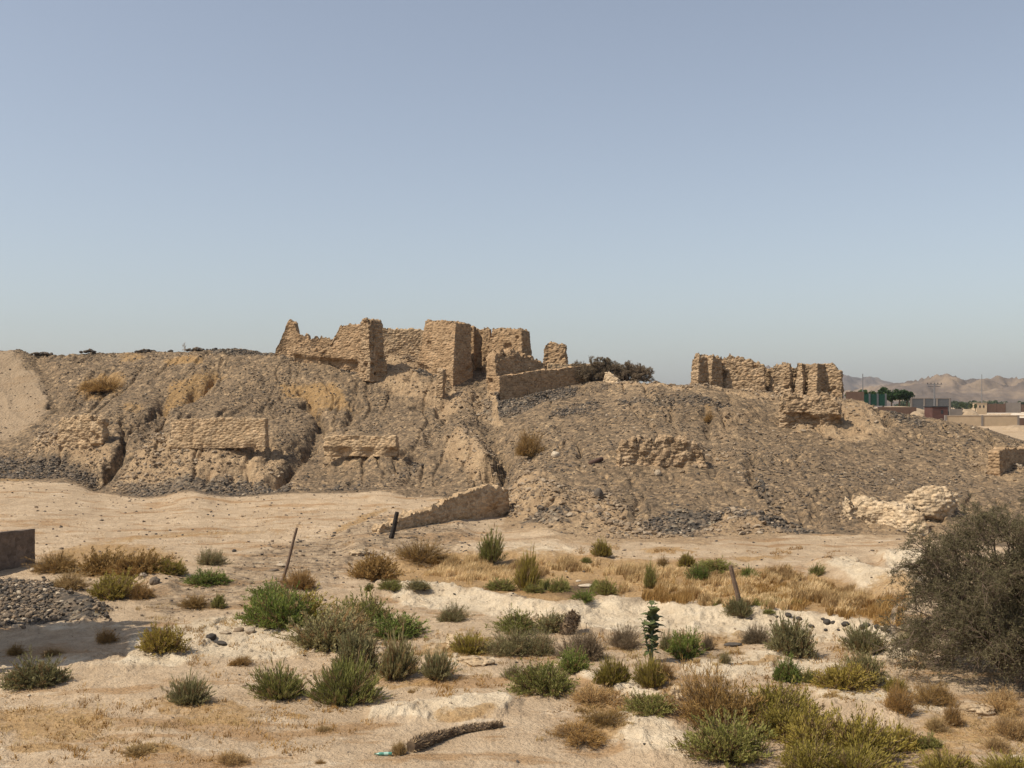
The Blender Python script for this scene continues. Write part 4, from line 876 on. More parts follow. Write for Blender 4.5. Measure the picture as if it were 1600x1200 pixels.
# --- big leaved milkweed plant
def milkweed():
    r = np.random.default_rng(5); p = at(1018, 1034); s = p[1]/F; Hh = 98*s
    e = empty('milkweed_plant', tuple(p), 'tall dark milkweed with broad paired leaves, standing at centre right', 'plant')
    P = np.array([[0, 0, -.1], [.01, 0, Hh*.3], [.03, 0, Hh*.65], [.0, 0, Hh*.95]])[None]
    V, Fq = tubes(P, np.array([[.05, .045, .03, .012]]), 7)
    P2 = np.array([[0, 0, .05], [-.12, .05, Hh*.25], [-.2, .05, Hh*.45], [-.24, .02, Hh*.62]])[None]; V2, F2 = tubes(P2, np.array([[.035, .03, .02, .01]]), 6)
    a = join([(V, Fq), (V2, F2)]); obj('stem', mesh('stem', a[0], a[1]), mat_plain('milkweed_stem', (.13, .15, .09), .8, .2, 8, .004), e)
    L = []; tint = []
    def leaf(o, az, el, l, w):
        t = np.linspace(0, 1, 8); u = np.linspace(-1, 1, 5); wv = w*np.sin(math.pi*np.clip(t, .02, .98)**.8)**.7
        T_, U_ = np.meshgrid(t, u, indexing='ij'); x = T_*l; y = U_*wv[:, None]; z = -.25*l*T_**2+.22*np.abs(y)+.02*np.sin(T_*9+az)
        ce, se_ = math.cos(el), math.sin(el); xx = x*ce-z*se_; zz = x*se_+z*ce; ca, sa = math.cos(az), math.sin(az)
        V = np.stack([xx*ca-y*sa, xx*sa+y*ca, zz], -1).reshape(-1, 3)+o
        i = np.arange(7)[:, None]*5+np.arange(4)[None]; L.append((V, np.stack([i, i+1, i+6, i+5], -1).reshape(-1, 4))); tint.extend([r.uniform(0, 1)]*40)
    for k in range(27):
        t = (k+1)/27; z = Hh*(.12+.84*t); az0 = k*1.57+r.uniform(-.7, .7); z += r.uniform(-.04, .04); l = (.40-.15*t)*r.uniform(.45, 1.45)*(1.15 if .45 < t < .75 else .85)
        for q in (0, math.pi): leaf(np.array([.02, 0, z]), az0+q+r.uniform(-.3, .3), r.uniform(-.15, 1.0), l*.95, l*.42)
    for k in range(9):
        t = (k+1)/9; pt = np.array([-.05-.19*t, .05, Hh*(.12+.52*t)])
        for q in (0, math.pi): leaf(pt, k*1.57+q, r.uniform(.2, .8), .2, .075)
    a = join(L); obj('leaves', mesh('leaves', a[0], a[1], True, dict(tint=np.array(tint))), mat_leaf('milkweed_leaf', (.10, .12, .045), (.16, .18, .075), (.24, .25, .12), rough=.6), e)
milkweed()
# --- fallen fibrous palm trunk, stump, posts, bottle
M_fib = mat_tint('fibrous_bark', [(0, (.05, .036, .026)), (.5, (.16, .11, .068)), (1, (.34, .235, .13))])
def fibrous(name, path, rad, label, cat, seed, nf=1500):
    r = np.random.default_rng(seed); P = np.array(path); k = len(P); L_ = np.linspace(0, k-1, 60); PP = np.stack([np.interp(L_, np.arange(k), P[:, c]) for c in range(3)], 1); kk = np.ones(7)/7
    PP = np.stack([np.convolve(np.pad(PP[:, c], 3, 'edge'), kk, 'valid') for c in range(3)], 1); R = np.interp(L_, np.arange(k), rad)
    e = empty(name, tuple(PP[0]), label, cat); PP = PP-PP[0]
    V, Fq = tubes(PP[None], R[None], 14); N = vnormals(V, Fq); V = V+N*(.03*n3(V, 9, seed)+.02*n3(V, 22, seed))[:, None]*(-1)
    V = np.concatenate([V, [PP[0], PP[-1]]]); nn_ = len(V); e0 = np.array([[(q+1) % 14, q, nn_-2, nn_-2] for q in range(14)]); e1 = np.array([[59*14+q, 59*14+(q+1) % 14, nn_-1, nn_-1] for q in range(14)])
    tri = [tuple(map(int, f)) for f in Fq]+[tuple(map(int, f[:3])) for f in np.concatenate([e0, e1])]; me = bpy.data.meshes.new('trunk'); me.from_pydata(V.tolist(), [], tri); me.update(); a_ = me.attributes.new('tint', 'FLOAT', 'POINT'); a_.data.foreach_set('value', np.clip(.4+.4*n3(V, 8, 4), 0, 1).astype(np.float32)); obj('trunk', me, M_fib, e)
    i = r.integers(1, 58, nf); a = r.uniform(0, 2*math.pi, nf); T = PP[i+1]-PP[i-1]; T /= np.linalg.norm(T, axis=1)[:, None]; U = np.cross(T, [0, 0, 1.]); U /= np.linalg.norm(U, axis=1)[:, None]+1e-9; Wv = np.cross(U, T)
    o = U*np.cos(a)[:, None]+Wv*np.sin(a)[:, None]; b = PP[i]+o*R[i][:, None]*.9+T*r.uniform(-.05, .05, nf)[:, None]
    dv = o*.8+T*.5+rdir(nf, r)*.3; l = (.03+.5*R[i]*r.uniform(.4, 1.1, nf))[:, None]
    V, Fq = quads_ribbon(np.stack([b, b+dv*l*.6, b+dv*l], 1), np.array([1, .8, .3])[None]*.012*np.ones((nf, 1)), perp(dv, r))
    obj('bark_fibres', mesh('bark_fibres', V, Fq, False, dict(tint=np.repeat(r.uniform(0, 1, nf), 6))), M_fib, e)
pts = [at(a, b)+[0, 0, .06+c] for a, b, c in ((640, 1176, .05), (662, 1167, .06), (690, 1155, .02), (725, 1144, 0), (760, 1139, 0), (786, 1135, 0))]
fibrous('fallen_palm_trunk', pts, [.14, .14, .10, .085, .075, .07], 'shaggy brown fallen trunk bending across the sand near the bottom', 'trunk', 3)
p = at(884, 990); fibrous('fibrous_stump', [p+[-.05, 0, -.2], p+[.08, 0, .2], p+[.25, .05, .52], p+[.38, .05, .70]], [.2, .24, .22, .12], 'dark shaggy palm stump leaning right among the grey bushes', 'stump', 4, 900)
def post(name, px0, Yb, px1, Yt, r0, mat, label, notch=False):
    p = at(px0, Yb); s = p[1]/F; top = np.array([(px1-px0)*s, .1, (Yb-Yt)*s]); k = 14; t = np.linspace(-.12, 1, k)
    P = top[None]*t[:, None]; P += np.stack([.02*np.sin(t*5), 0*t, 0*t], 1)
    V, Fq = tubes(P[None], (r0*(1-.25*t)*(1+.08*np.sin(t*23)))[None], 8)
    V = np.concatenate([V, [P[-1]], [P[0]]]); n = len(V); a = (k-1)*8
    cap = np.array([[a+j, a+(j+1) % 8, n-2, n-2] for j in range(8)])
    tri = [tuple(f) for f in Fq]+[(a+j, a+(j+1) % 8, n-2) for j in range(8)]
    me = bpy.data.meshes.new(name); me.from_pydata([tuple(v) for v in V], [], tri); me.update()
    o = obj(name, me, mat, loc=tuple(p)); tag(o, label, 'post', 'leaning posts'); return o
post('leaning_post', 440, 912, 464, 825, .075, M_wood, 'tall thin wooden post leaning right, at left of centre')
post('leaning_post', 611, 841, 621, 800, .15, M_wood_dark, 'short black post in front of the low eroded mud wall')
post('leaning_post', 1158, 959, 1143, 884, .10, M_wood, 'brown post leaning left in the golden grass')
def bottle():
    p = at(600, 1181); prof = [(0, 0), (.034, 0), (.04, .01), (.04, .17), (.036, .19), (.036, .21), (.04, .225), (.04, .27), (.03, .31), (.016, .345), (.014, .36), (.014, .375)]
    n = 16; V = []; Fq = []
    for x, (r_, z) in enumerate(prof):
        for a in range(n): V.append((-(z-.18)*1.0, r_*math.cos(a*2*math.pi/n), r_*math.sin(a*2*math.pi/n)))
    for x in range(len(prof)-1):
        for a in range(n): Fq.append((x*n+a, x*n+(a+1) % n, (x+1)*n+(a+1) % n, (x+1)*n+a))
    e = empty('plastic_bottle', (p[0], p[1], p[2]+.045), 'green plastic bottle lying on the sand near the bottom edge', 'bottle', rz=.06)
    m, t, b = newmat('green_plastic'); b.inputs['Base Color'].default_value = (.10, .30, .22, 1); b.inputs['Roughness'].default_value = .25; b.inputs['Specular IOR Level'].default_value = .5
    b.inputs['Transmission Weight'].default_value = .25
    obj('bottle_body', mesh('bottle_body', V, Fq), m, e)
    V2, F2 = tubes(np.array([[[-.19, 0, 0], [-.193, 0, 0], [-.215, 0, 0], [-.216, 0, 0]]]), np.array([[.001, .018, .018, .001]]), 12); obj('bottle_cap', mesh('bottle_cap', V2, F2), mat_plain('dark_green_cap', (.03, .10, .06), .5, .05, 3, .001), e)
    V3, F3 = tubes(np.array([[[.10, 0, 0], [.0, 0, 0]]]), np.array([[.0408, .0408]]), 16); obj('bottle_label', mesh('bottle_label', V3, F3), mat_plain('pale_label', (.32, .48, .40), .6, .1, 30, .001), e)
bottle()
# ------------------------------------------------------------------ stones
def icos(sub=1):
    import bmesh
    bm = bmesh.new(); bmesh.ops.create_icosphere(bm, subdivisions=sub, radius=1); V = np.array([v.co[:] for v in bm.verts]); Fq = np.array([[v.index for v in f.verts] for f in bm.faces]); bm.free(); return V, Fq
def stones(name, label, P, size, tint, seed, sub=1, flat=.55, sink=.3):
    r = np.random.default_rng(seed); V0, F0 = icos(sub); n = len(P)
    if n == 0: return
    var = []
    for q in range(12):
        v = V0*(1+.38*n3(V0+q*5.1, 1.1, q)+.12*n3(V0+q, 2.6, q))[:, None]; var.append(v)
    var = np.array(var)[r.integers(0, 12, n)]                     # n,nv,3
    sc_ = np.stack([r.uniform(.8, 1.4, n), r.uniform(.7, 1.1, n), flat*r.uniform(.7, 1.3, n)], 1)*size[:, None]/2
    var = var*sc_[:, None]; a = r.uniform(0, 6.28, n); ti = r.uniform(-.5, .5, n)
    x = var[..., 0]*np.cos(ti)[:, None]-var[..., 2]*np.sin(ti)[:, None]; z = var[..., 0]*np.sin(ti)[:, None]+var[..., 2]*np.cos(ti)[:, None]; y = var[..., 1]
    V = np.stack([x*np.cos(a)[:, None]-y*np.sin(a)[:, None], x*np.sin(a)[:, None]+y*np.cos(a)[:, None], z+(size*flat*.5*(1-2*sink))[:, None]], -1)+P[:, None]
    Fq = F0[None]+(np.arange(n)*len(V0))[:, None, None]
    me = mesh(name, V.reshape(-1, 3), Fq.reshape(-1, 3), sub > 1, dict(tint=np.repeat(tint, len(V0))))
    return tag(obj(name, me, M_stone), label, 'stones', kind='stuff')
def scatter(dens, n, seed, rowlo=3.0, rowhi=7.2, ):
    """points on the land, chance set by dens (a map over the land grid) per area seen"""
    r = np.random.default_rng(seed); w = dens*((TT > rowlo) & (TT < rowhi))*((PX_t > -110) & (PX_t < 1710))
    w = w*np.gradient(D, axis=0)*np.gradient(X, axis=1)
    w = np.maximum(w, 0).ravel(); c = np.cumsum(w); i = np.searchsorted(c, r.uniform(0, c[-1], n)); i = np.minimum(i, len(w)-2)
    P = np.stack([X.ravel()[i], D.ravel()[i], Z.ravel()[i]], 1)
    P[:, 0] += r.uniform(-.5, .5, n)*1.75*P[:, 1]/F
    return P, i
rr = np.random.default_rng(77)
patch = sst(fbm2(X/3.5, D/5, 4, 61), -.1, .35)
patch2 = sst(fbm2(X/2.0, D/3, 4, 63), -.2, .25)
clear = np.ones_like(D)
for xa_, xb_, ya_, yb_ in ((255, 432, 648, 705), (498, 636, 676, 718), (84, 168, 646, 690)): clear = np.where((PX_t > xa_) & (PX_t < xb_) & (Y0_t > ya_) & (Y0_t < yb_), 0, clear)
base_m = sst(TT, 4.0, 4.05)*(1-m_sand)*clear
P, i = scatter(base_m*(.25+1.0*patch)*(1-.35*np.clip(m_mud*1.3, 0, 1)), 30000, 1)
stones('slope_rubble', 'small stones and broken brick strewn all over the mound', P, .06+.24*rr.uniform(0, 1, len(P))**3.4, np.clip(np.where(rr.uniform(0, 1, len(P)) < .14, rr.uniform(.1, .4, len(P)), rr.normal(.64, .12, len(P))), 0, .97), 2)
P, i = scatter(np.clip(m_cob-.3, 0, 1)**1.2*base_m*(.15+patch2), 11000, 3)
stones('dark_cobbles', 'dark grey river cobbles lying in patches on the slope and at its foot', P, .11+.25*rr.uniform(0, 1, len(P))**2, np.clip(rr.beta(1.7, 2.4, len(P)), 0, .9), 4)
P, i = scatter(np.clip(m_mud-.3, 0, 1)*base_m*(.3+patch), 3800, 5)
stones('brick_crumble', 'tan clods and broken mud brick on the bare clay parts of the mound', P, .10+.40*rr.uniform(0, 1, len(P))**3, rr.uniform(.72, .88, len(P)), 6)
P, i = scatter((m_grav2+.10+.8*np.clip(m_pale-.4, 0, 1)*patch+.5*np.clip(m_cob, 0, 1))*(TT < 4.02), 3800, 7, 1.0, 4.1)
stones('plain_pebbles', 'scattered pebbles on the flat and its low banks', P, (.035+.14*rr.uniform(0, 1, len(P))**4)*np.clip(P[:, 1]/45, .6, 1.4), rr.uniform(.1, .9, len(P)), 8)
# dark cobble heap by the plaster wall
c_ = poly([(-180, 918), (0, 915), (40, 925), (90, 940), (80, 965), (0, 978), (-180, 985)], 12)+.35*poly([(0, 915), (80, 922), (175, 945), (165, 968), (60, 968)], 14)*(TT < 4)*(.15+sst(fbm2(X/1.6, D/2, 3, 221), -.25, .2))
P, i = scatter(c_, 4200, 9, 1.0, 3.95); P[:, 2] += .05*rr.uniform(0, 1, len(P))
stones('cobble_heap', 'heap of dark rounded cobbles below the plastered wall at the left edge', P, .045+.17*rr.uniform(0, 1, len(P))**2, np.clip(rr.beta(1.8, 1.8, len(P)), 0, 1), 10, sub=1, flat=.65)
# black stones on the white bank at the right
P = np.array([at(a, b) for a, b in [(1213+14*k+rr.uniform(-8, 8), 964+5*math.sin(k)+k*1.2+rr.uniform(-4, 12)) for k in range(11)] for _ in (0,)])
BL = [(1232, 963, .30), (1248, 968, .24), (1292, 974, .34), (1268, 980, .22), (1302, 974, .22), (1286, 968, .18), (1321, 977, .30), (1348, 981, .3), (1355, 978, .26), (1370, 980, .24), (1382, 985, .26), (1388, 987, .18), (1172, 968, .2), (1262, 990, .16), (1290, 985, .16), (1245, 975, .16), (1214, 964, .14), (1310, 985, .14), (1240, 1004, .1), (1411, 1019, .16)]
for k, (a, b, s) in enumerate(BL):
    p = at(a, b); rock('black_stone', p, s, .12, 'black stone in the row lying along the white bank at right', 40+k, (1, .8, .6), 'stone', 'black stones on the white bank', n=6)
RK = [(190, 931, .52, .95, 'round pale boulder at the edge of the brown hedge', (1, .9, .8)), (168, 930, .42, .74, 'tan stone left of the round pale boulder', (1, .8, .5)), (223, 900, .42, .97, 'flat white stone on the bank, left one of two', (1.1, .8, .5)), (258, 889, .40, .98, 'flat white stone on the bank, right and higher one of two', (1.1, .8, .5)),
      (242, 912, .55, .45, 'blocky dark grey rock on the bank by the hedge', (1, .8, .75)), (298, 905, .36, .3, 'dark grey stone left of the low bright green mat', (1, .8, .6)), (52, 893, .38, .9, 'white stone at the right foot of the plastered wall', (1, .9, .8)),
      (12, 966, .36, .5, 'largest grey cobble at the bottom left of the cobble heap', (1, .9, .7)), (45, 965, .3, .6, 'oval grey cobble at the bottom of the cobble heap', (.9, .9, .9)), (25, 940, .28, .7, 'tan cobble on top of the cobble heap', (1, .9, .7)),
      (373, 987, .38, .72, 'rounded tan stone on white crust, left one of a pair', (1, .8, .55)), (391, 988, .42, .9, 'rounded pale stone on white crust, right one of a pair', (1, .8, .6)), (352, 990, .34, .85, 'pale half buried stone beside the stone pair', (1.1, .8, .35)),
      (562, 865, 1.0, .97, 'big flat white stone on the bank above the rusty bush', (1.1, .7, .35)), (440, 884, .55, .9, 'flat pale stone beside the tall leaning post', (1.2, .8, .3)), (428, 892, .4, .5, 'grey flat stone left of the tall leaning post', (1.2, .8, .35)), (366, 862, .3, .15, 'small dark stone on the pale flat right of the grey bush', (1, .8, .6)),
      (917, 917, .6, .96, 'white flat stone in the dark damp hollow', (1.2, .7, .3)), (904, 908, .35, .95, 'second smaller white stone in the dark damp hollow', (1.3, .7, .2)), (868, 713, .75, .97, 'white stone on the slope right of the gully bush', (1, .8, .8)), (1028, 742, .55, .9, 'cream round stone on the right slope under the outcrop', (1, .9, .9)),
      (935, 776, .8, .36, 'dark reddish lump sitting on the lower right slope', (.8, .7, 1.0)), (1146, 1009, .5, .25, 'grey slab on the white crust right of the green bush', (1.3, .7, .3)), (712, 1005, .8, .93, 'pale clay block behind the low bush at centre left', (1.2, .8, .5)), (742, 1036, .9, .94, 'longer pale clay block on the straw bed', (1.3, .7, .35)),
      (975, 1115, .3, .97, 'flat white stone left of the low dark green bush', (1.3, .8, .25)), (1592, 1186, .3, .95, 'white stone near the bottom right corner', (1.3, .8, .3)), (1058, 1092, .5, .95, 'white clod between the rust bush and the green one', (.8, .8, 1.1)), (45, 1087, .11, .98, 'tiny white scrap on the sand at left', (1.4, .8, .5)), (1528, 1113, .7, .93, 'pale stone slab in front of the big dark tree', (1.2, .8, .5)),
      (330, 998, .4, .1, 'dark burnt clump on white crust left of the pale half buried stone', (1.1, .8, .6)), (345, 1006, .36, .08, 'dark burnt stick clump below the other burnt clump', (1.6, .6, .4))]
for k, (a, b, s, ti, lab, fl) in enumerate(RK):
    cl = any(w_ in lab for w_ in ('clay', 'slab in front', 'clod', 'big flat white')); rock('rock', at(a, b), s, ti, lab, 70+k, fl, 'rock', n=22 if cl else 12, amp=.5 if cl else .3, m=M_lump if cl else None, lump=2.6 if cl else 0, sink=.4 if cl else .28)
# pipe on the slope
p = at(921, 726); q = px3(941, p[1]+.6, 719); d0 = q-p
V, Fq = tubes(np.array([[[0, 0, .1], [.01, 0, .1], d0*.5+[0, 0, .1], d0+[0, 0, .1], d0*1.01+[0, 0, .1]]]), np.array([[.01, .17, .17, .17, .01]]), 10)
tag(obj('rusty_pipe', mesh('rusty_pipe', V, Fq), mat_plain('rust', (.10, .06, .045), .9, .3, 5, .01), loc=tuple(p)), 'short dark rusty pipe lying across the right slope', 'pipe')
# little rock piles on the left skyline
PST = []
for q in range(6):
    V0, F0 = icos(2); V0 = V0*(1+.4*n3(V0+q*4.1, 1.2, q)+.15*n3(V0+q, 3, q))[:, None]; PST.append(mesh('stone', V0, F0, False, dict(tint=np.full(len(V0), .12+.09*q)))); PST[-1].materials.append(M_stone)
for k, (a, w, h, lab) in enumerate(((66, 34, 7, 'leftmost dark stone pile on the crest'), (142, 22, 8, 'second dark stone pile from the left on the crest'), (228, 34, 9, 'pointed dark stone pile in the middle of the left crest'), (308, 34, 8, 'dark stone pile beside the dead sapling'), (266, 6, 4, 'single dark block between two stone piles on the crest'))):
    r = np.random.default_rng(k+500); d = 131-.03*a*.3; j = int(np.searchsorted(cols, a)); zc = Z[(TT[:, 0] > 6.5) & (TT[:, 0] < 7.1), j]; dc = D[(TT[:, 0] > 6.5) & (TT[:, 0] < 7.1), j]; q = np.argmax((zc-8)/dc); d = dc[q]; n = max(3, int(w*1.3)); u = r.normal(size=n)*.36
    base = np.array([(a-CX)*d/F, d, zc[q]]); e = empty('stone_pile', tuple(base), lab, 'stone pile', 'stone piles on the left crest')
    for i2 in range(n):
        s_ = r.uniform(.2, .45); x = u[i2]*w/2*d/F*1.2; zz = r.uniform(0, 1)*max(0, 1-abs(u[i2]))*h*d/F*.45
        o = obj('stone', PST[i2 % 6], None, e); o.scale = (s_*.6, s_*.5, s_*.38); o.location = (x, r.uniform(-.5, .5), zz+.02); o.rotation_euler = (r.uniform(-.5, .5), r.uniform(-.5, .5), r.uniform(0, 6))

# ------------------------------------------------------------------ far plain
def box(bx0, bx1, y0, y1, z0, z1):
    v = [(x, y, z) for z in (z0, z1) for y in (y0, y1) for x in (bx0, bx1)]
    f = [(0, 2, 3, 1), (4, 5, 7, 6), (0, 1, 5, 4), (2, 6, 7, 3), (0, 4, 6, 2), (1, 3, 7, 5)]
    return np.array(v, float), np.array(f)
def slabwall(name, d, x0, x1, Yt, Yb, th, mat, label, cat='wall', posts=0, pm=None, cope=None, d2=None, group=None):
    """a straight free-standing wall across the view with posts and coping"""
    A = px3(x0, d, Yb); B = px3(x1, d2 or d, Yb*1.0 if d2 is None else HZ+(Yb-HZ)*d/(d2)); H = (Yb-Yt)*d/F
    e = empty(name, tuple(A), label, cat, group, rz=math.atan2(B[1]-A[1], B[0]-A[0])); L = math.hypot(B[0]-A[0], B[1]-A[1])
    V, Fq = box(0, L, 0, th, -1.0, H); obj('panel', mesh('panel', V, Fq, False), mat, e)
    for k in range(posts):
        x = L*k/(posts-1); V, Fq = box(x-.22, x+.22, -.12, th+.12, -1.0, H+.18); obj('post', mesh('post', V, Fq, False), pm or mat, e)
    if cope is not None:
        V, Fq = box(0, L, -.06, th+.06, H, H+.16); obj('coping', mesh('coping', V, Fq, False), cope, e)
    return e
M_conc = mat_plain('pale_concrete', (.36, .29, .22), .9, .15, 1, .02); M_concg = mat_plain('grey_concrete', (.22, .19, .165), .9, .12, .5, .02)
M_sandw = mat_plain('sand_render', (.44, .335, .22), .9, .12, .5, .02); M_dk = mat_plain('dark_sheet', (.03, .032, .036), .7, .1, 1, .01)
M_red = mat_plain('red_brown_sheet', (.095, .048, .04), .8, .2, 1, .01); M_gn = mat_plain('green_netting', (.012, .05, .034), .8, .25, 2, .02); M_dg = mat_plain('grey_corrugated', (.105, .108, .112), .8, .2, 2, .02)
M_brw = mat_plain('brown_blockwork', (.13, .082, .06), .9, .15, 1, .02); M_road = mat_plain('pale_road_dust', (.60, .50, .385), .95, .08, .3, .02)
slabwall('compound_fence', 232, 1478, 1591, 650, 664, .3, M_sandw, 'low sand coloured wall with three grey posts beyond the right shoulder', 'wall', 3, M_concg, M_conc)
slabwall('compound_wall', 236, 1572, 1640, 653, 664, .3, M_brw, 'short dark wall continuing to the right edge behind the three post wall', 'wall', 2, M_concg)
slabwall('earth_wall', 262, 1372, 1432, 636, 650, .5, M_brw, 'brown earth wall left of the red brown shed', 'wall', 0)
slabwall('compound_wall', 300, 1424, 1484, 623, 637, .3, M_dg, 'long dark grey wall behind the red brown shed', 'wall', 4, M_concg, M_concg)
slabwall('compound_wall', 305, 1480, 1486, 622, 650, .5, M_dk, 'narrow black panel at the end of the long dark grey wall', 'panel', 0)
e = slabwall('earth_wall', 260, 1484, 1504, 639, 649, .4, M_concg, 'short grey wall just right of the red brown shed', 'wall', 0)
def shed(d, x0, x1, Yt, Yb, dep, mat, label, roofm):
    A = px3(x0, d, Yb); W_ = (x1-x0)*d/F; H = (Yb-Yt)*d/F; e = empty('shed', tuple(A), label, 'shed')
    V, Fq = box(0, W_, 0, dep, -1.5, H); obj('wall', mesh('wall', V, Fq, False), mat, e); V, Fq = box(-.15, W_+.15, -.15, dep+.15, H, H+.2); obj('roof', mesh('roof', V, Fq, False), roofm, e)
    for fx in ((.25, .62) if x1-x0 < 20 else (.55,)):
        V, Fq = box(W_*fx, W_*fx+W_*.14, -.05, .1, H*.35, H*.7); obj('window', mesh('window', V, Fq, False), M_dk, e)
shed(255, 1457, 1481, 636, 652, 5, M_red, 'red brown shed standing in front of the long grey wall', M_dk)
shed(420, 1526, 1542, 630, 641, 6, M_sandw, 'small sand coloured cube house by the pale road', M_conc)
slabwall('compound_wall', 425, 1542, 1570, 631, 641, .4, M_brw, 'brown wall between the cube house and the grey wall far right', 'wall', 3, M_brw)
slabwall('compound_wall', 430, 1570, 1594, 629, 641, .4, M_concg, 'grey block wall far right past the brown one', 'wall', 2, M_concg)
slabwall('compound_wall', 436, 1594, 1660, 632, 640, .4, M_brw, 'dark brown far wall running out of the right edge', 'wall', 4, M_brw)
slabwall('net_fence', 285, 1346, 1384, 616, 628, .2, M_gn, 'green netting fence in front of the dark green trees', 'fence', 4, M_dg)
slabwall('brick_wall', 280, 1322, 1350, 612, 626, .3, M_brw, 'brown wall tucked behind the right end of the ruin', 'wall', 0)
def mound(name, px, Y, d, w, h, dep, label, seed, m=None, kind=None):
    V, Fq = blob(1.0, seed, (w/2*d/F, dep/2, h*d/F), 40, .14, 0, 1.4); p = px3(px, d, Y)
    o = obj(name, mesh(name, V, Fq), m or M_mound, loc=tuple(p)); tag(o, label, 'mound') if not kind else tag(o, kind=kind)
mm, t_, b_ = newmat('sand_heap'); g_ = NB(t_); c_ = g_.ramp(g_.noise(.6, 6, .65), [(.3, (.27, .195, .125)), (.7, (.40, .30, .20))]); g_.lk(c_, b_.inputs['Base Color']); g_.bump(g_.noise(2, 5), .2, b_); M_mound = mm
mound('sand_heap', 1400, 650, 275, 110, 15, 16, 'long sand heap in front of the green netting fence', 1)
mound('sand_heap', 1432, 656, 250, 22, 14, 6, 'small pointed sand heap left of the red brown shed', 2)
mound('sand_heap', 1512, 654, 262, 34, 14, 8, 'pale sand heap right of the red brown shed', 3)
mound('sand_heap', 1588, 684, 205, 46, 20, 10, 'sand heap in front of the low wall at the right edge', 4)
V = []; r_ = np.random.default_rng(3)   # pale dusty road
xa = np.linspace(1490, 1720, 40); Vr = []
for x in xa:
    for Y in (653, 641.5):
        d = (CAMZ-3.45)*F/(Y-HZ)*(1+.02*math.sin(x*.1)); Vr.append(((x-CX)*d/F, d, 3.46+.5*float(fbm2(np.array([(x-CX)*d/F/25]), np.array([d/25]), 3, 51)[0])+.12))
ii_ = np.arange(39)*2; road = obj('dirt_road', mesh('dirt_road', np.array(Vr), np.stack([ii_, ii_+2, ii_+3, ii_+1], 1)), M_road); tag(road, kind='structure')
# power pole and masts
def pole(px, Yb, Yt, d, r0, label, arms=0, name='power_pole', lattice=False):
    p = px3(px, d, Yb); H = (Yb-Yt)*d/F; e = empty(name, tuple(p), label, 'pole' if not lattice else 'mast')
    V, Fq = tubes(np.array([[[0, 0, -1], [0, 0, H*.5], [0, 0, H]]]), np.array([[r0, r0*.85, r0*.7]]), 8); obj('shaft', mesh('shaft', V, Fq), M_steel, e)
    for k in range(arms):
        V, Fq = box(-2.0+.3*k, 2.0-.3*k, -.08+.3*k, .08+.3*k, H-.35-.5*k, H-.2-.5*k); c = obj('crossarm', mesh('crossarm', V, Fq, False), M_steel, e)
        if k == 0:
            for q in (-1.8, -.9, 0.05, .9, 1.8):
                V, Fq = tubes(np.array([[[q, 0, H-.2], [q, 0, H-.05], [q, 0, H+.2]]]), np.array([[.05, .13, .06]]), 6); obj('insulator', mesh('insulator', V, Fq), M_dk, c)
    return e
pole(1460, 634, 599, 290, .22, 'power pole with a wide crossarm in front of the hills', 2)
pole(1348, 626, 584, 290, .16, 'slim mast rising from the dark green trees', 0, 'mast', True)
pole(1534, 640, 585, 600, .25, 'thin mast in front of the hills, right of the power pole', 0, 'mast', True)
# trees beyond
M_fol = mat_leaf('far_foliage', (.022, .045, .018), (.04, .075, .026), (.075, .12, .04)); M_fol2 = mat_leaf('plain_foliage', (.045, .06, .03), (.07, .09, .045), (.11, .13, .07))
def crown_mesh(seed, n=1500, ls=.10, cone=0):
    r = np.random.default_rng(seed); c = rdir(26, r)*r.uniform(.2, .72, 26)[:, None]; c[:, 2] = c[:, 2]*.9; rad = r.uniform(.22, .42, 26)
    k = r.integers(0, 26, n); p = c[k]+rdir(n, r)*(rad[k]*r.uniform(.7, 1.05, n))[:, None]; d = rdir(n, r); s = perp(d, r); l = ls*r.uniform(.6, 1.3, n)[:, None]
    if cone: p[:, :2] *= np.clip(1.0-.45*p[:, 2:3], .2, 1.5)
    V, Fq = quads_ribbon(np.stack([p-d*l, p, p+d*l], 1), np.array([.4, 1, .4])[None]*ls*.5*np.ones((n, 1)), s)
    return mesh('crown', V, Fq, False, dict(tint=np.repeat(np.clip(r.uniform(0, 1, 26)[k]*.5+r.uniform(0, .5, n), 0, 1), 6)))
CM = [crown_mesh(900+k, 1500, .11, k % 2) for k in range(5)]
for c in CM: c.materials.append(M_fol)
CM2 = [crown_mesh(950+k, 500, .16) for k in range(4)]
for c in CM2: c.materials.append(M_fol2)
V, Fq = tubes(np.array([[[0, 0, -.6], [0.02, 0, .3], [0, .02, 1.0]]]), np.array([[.09, .07, .03]]), 6); TM = mesh('trunk', V, Fq); TM.materials.append(M_bark)
def fartree(px, Yb, Yt, w, d, label, cms, k, name='leafy_tree', group=None):
    p = px3(px, d, Yb); H = (Yb-Yt)*d/F; e = empty(name, tuple(p), label, 'tree', group)
    c = obj('crown', cms[k % len(cms)], None, e); c.scale = (w/2*d/F, w/2*d/F, H*.5); c.location = (0, 0, H*.53); c.rotation_euler.z = k*1.7
    t = obj('trunk', TM, None, e); t.scale = (H*.6, H*.6, H*.45); return e
for k, (px, yt, w, lab) in enumerate(((1331, 611, 20, 'leftmost dark green tree, half hidden behind the ruin end'), (1350, 607, 18, 'dark green tree beside the slim mast'), (1364, 611, 16, 'small gap filling dark tree right of the slim mast'), (1380, 605, 22, 'tallest rounded dark green tree behind the netting fence'), (1393, 611, 16, 'narrow dark tree between the two tall ones'), (1405, 607, 20, 'tall dark green tree near the right end of the clump'), (1417, 609, 16, 'rightmost dark green tree of the clump by the grey wall'))):
    fartree(px, 630, yt-2, w*1.5, 296+k, lab, CM, k, group='dark green trees behind the netting fence')
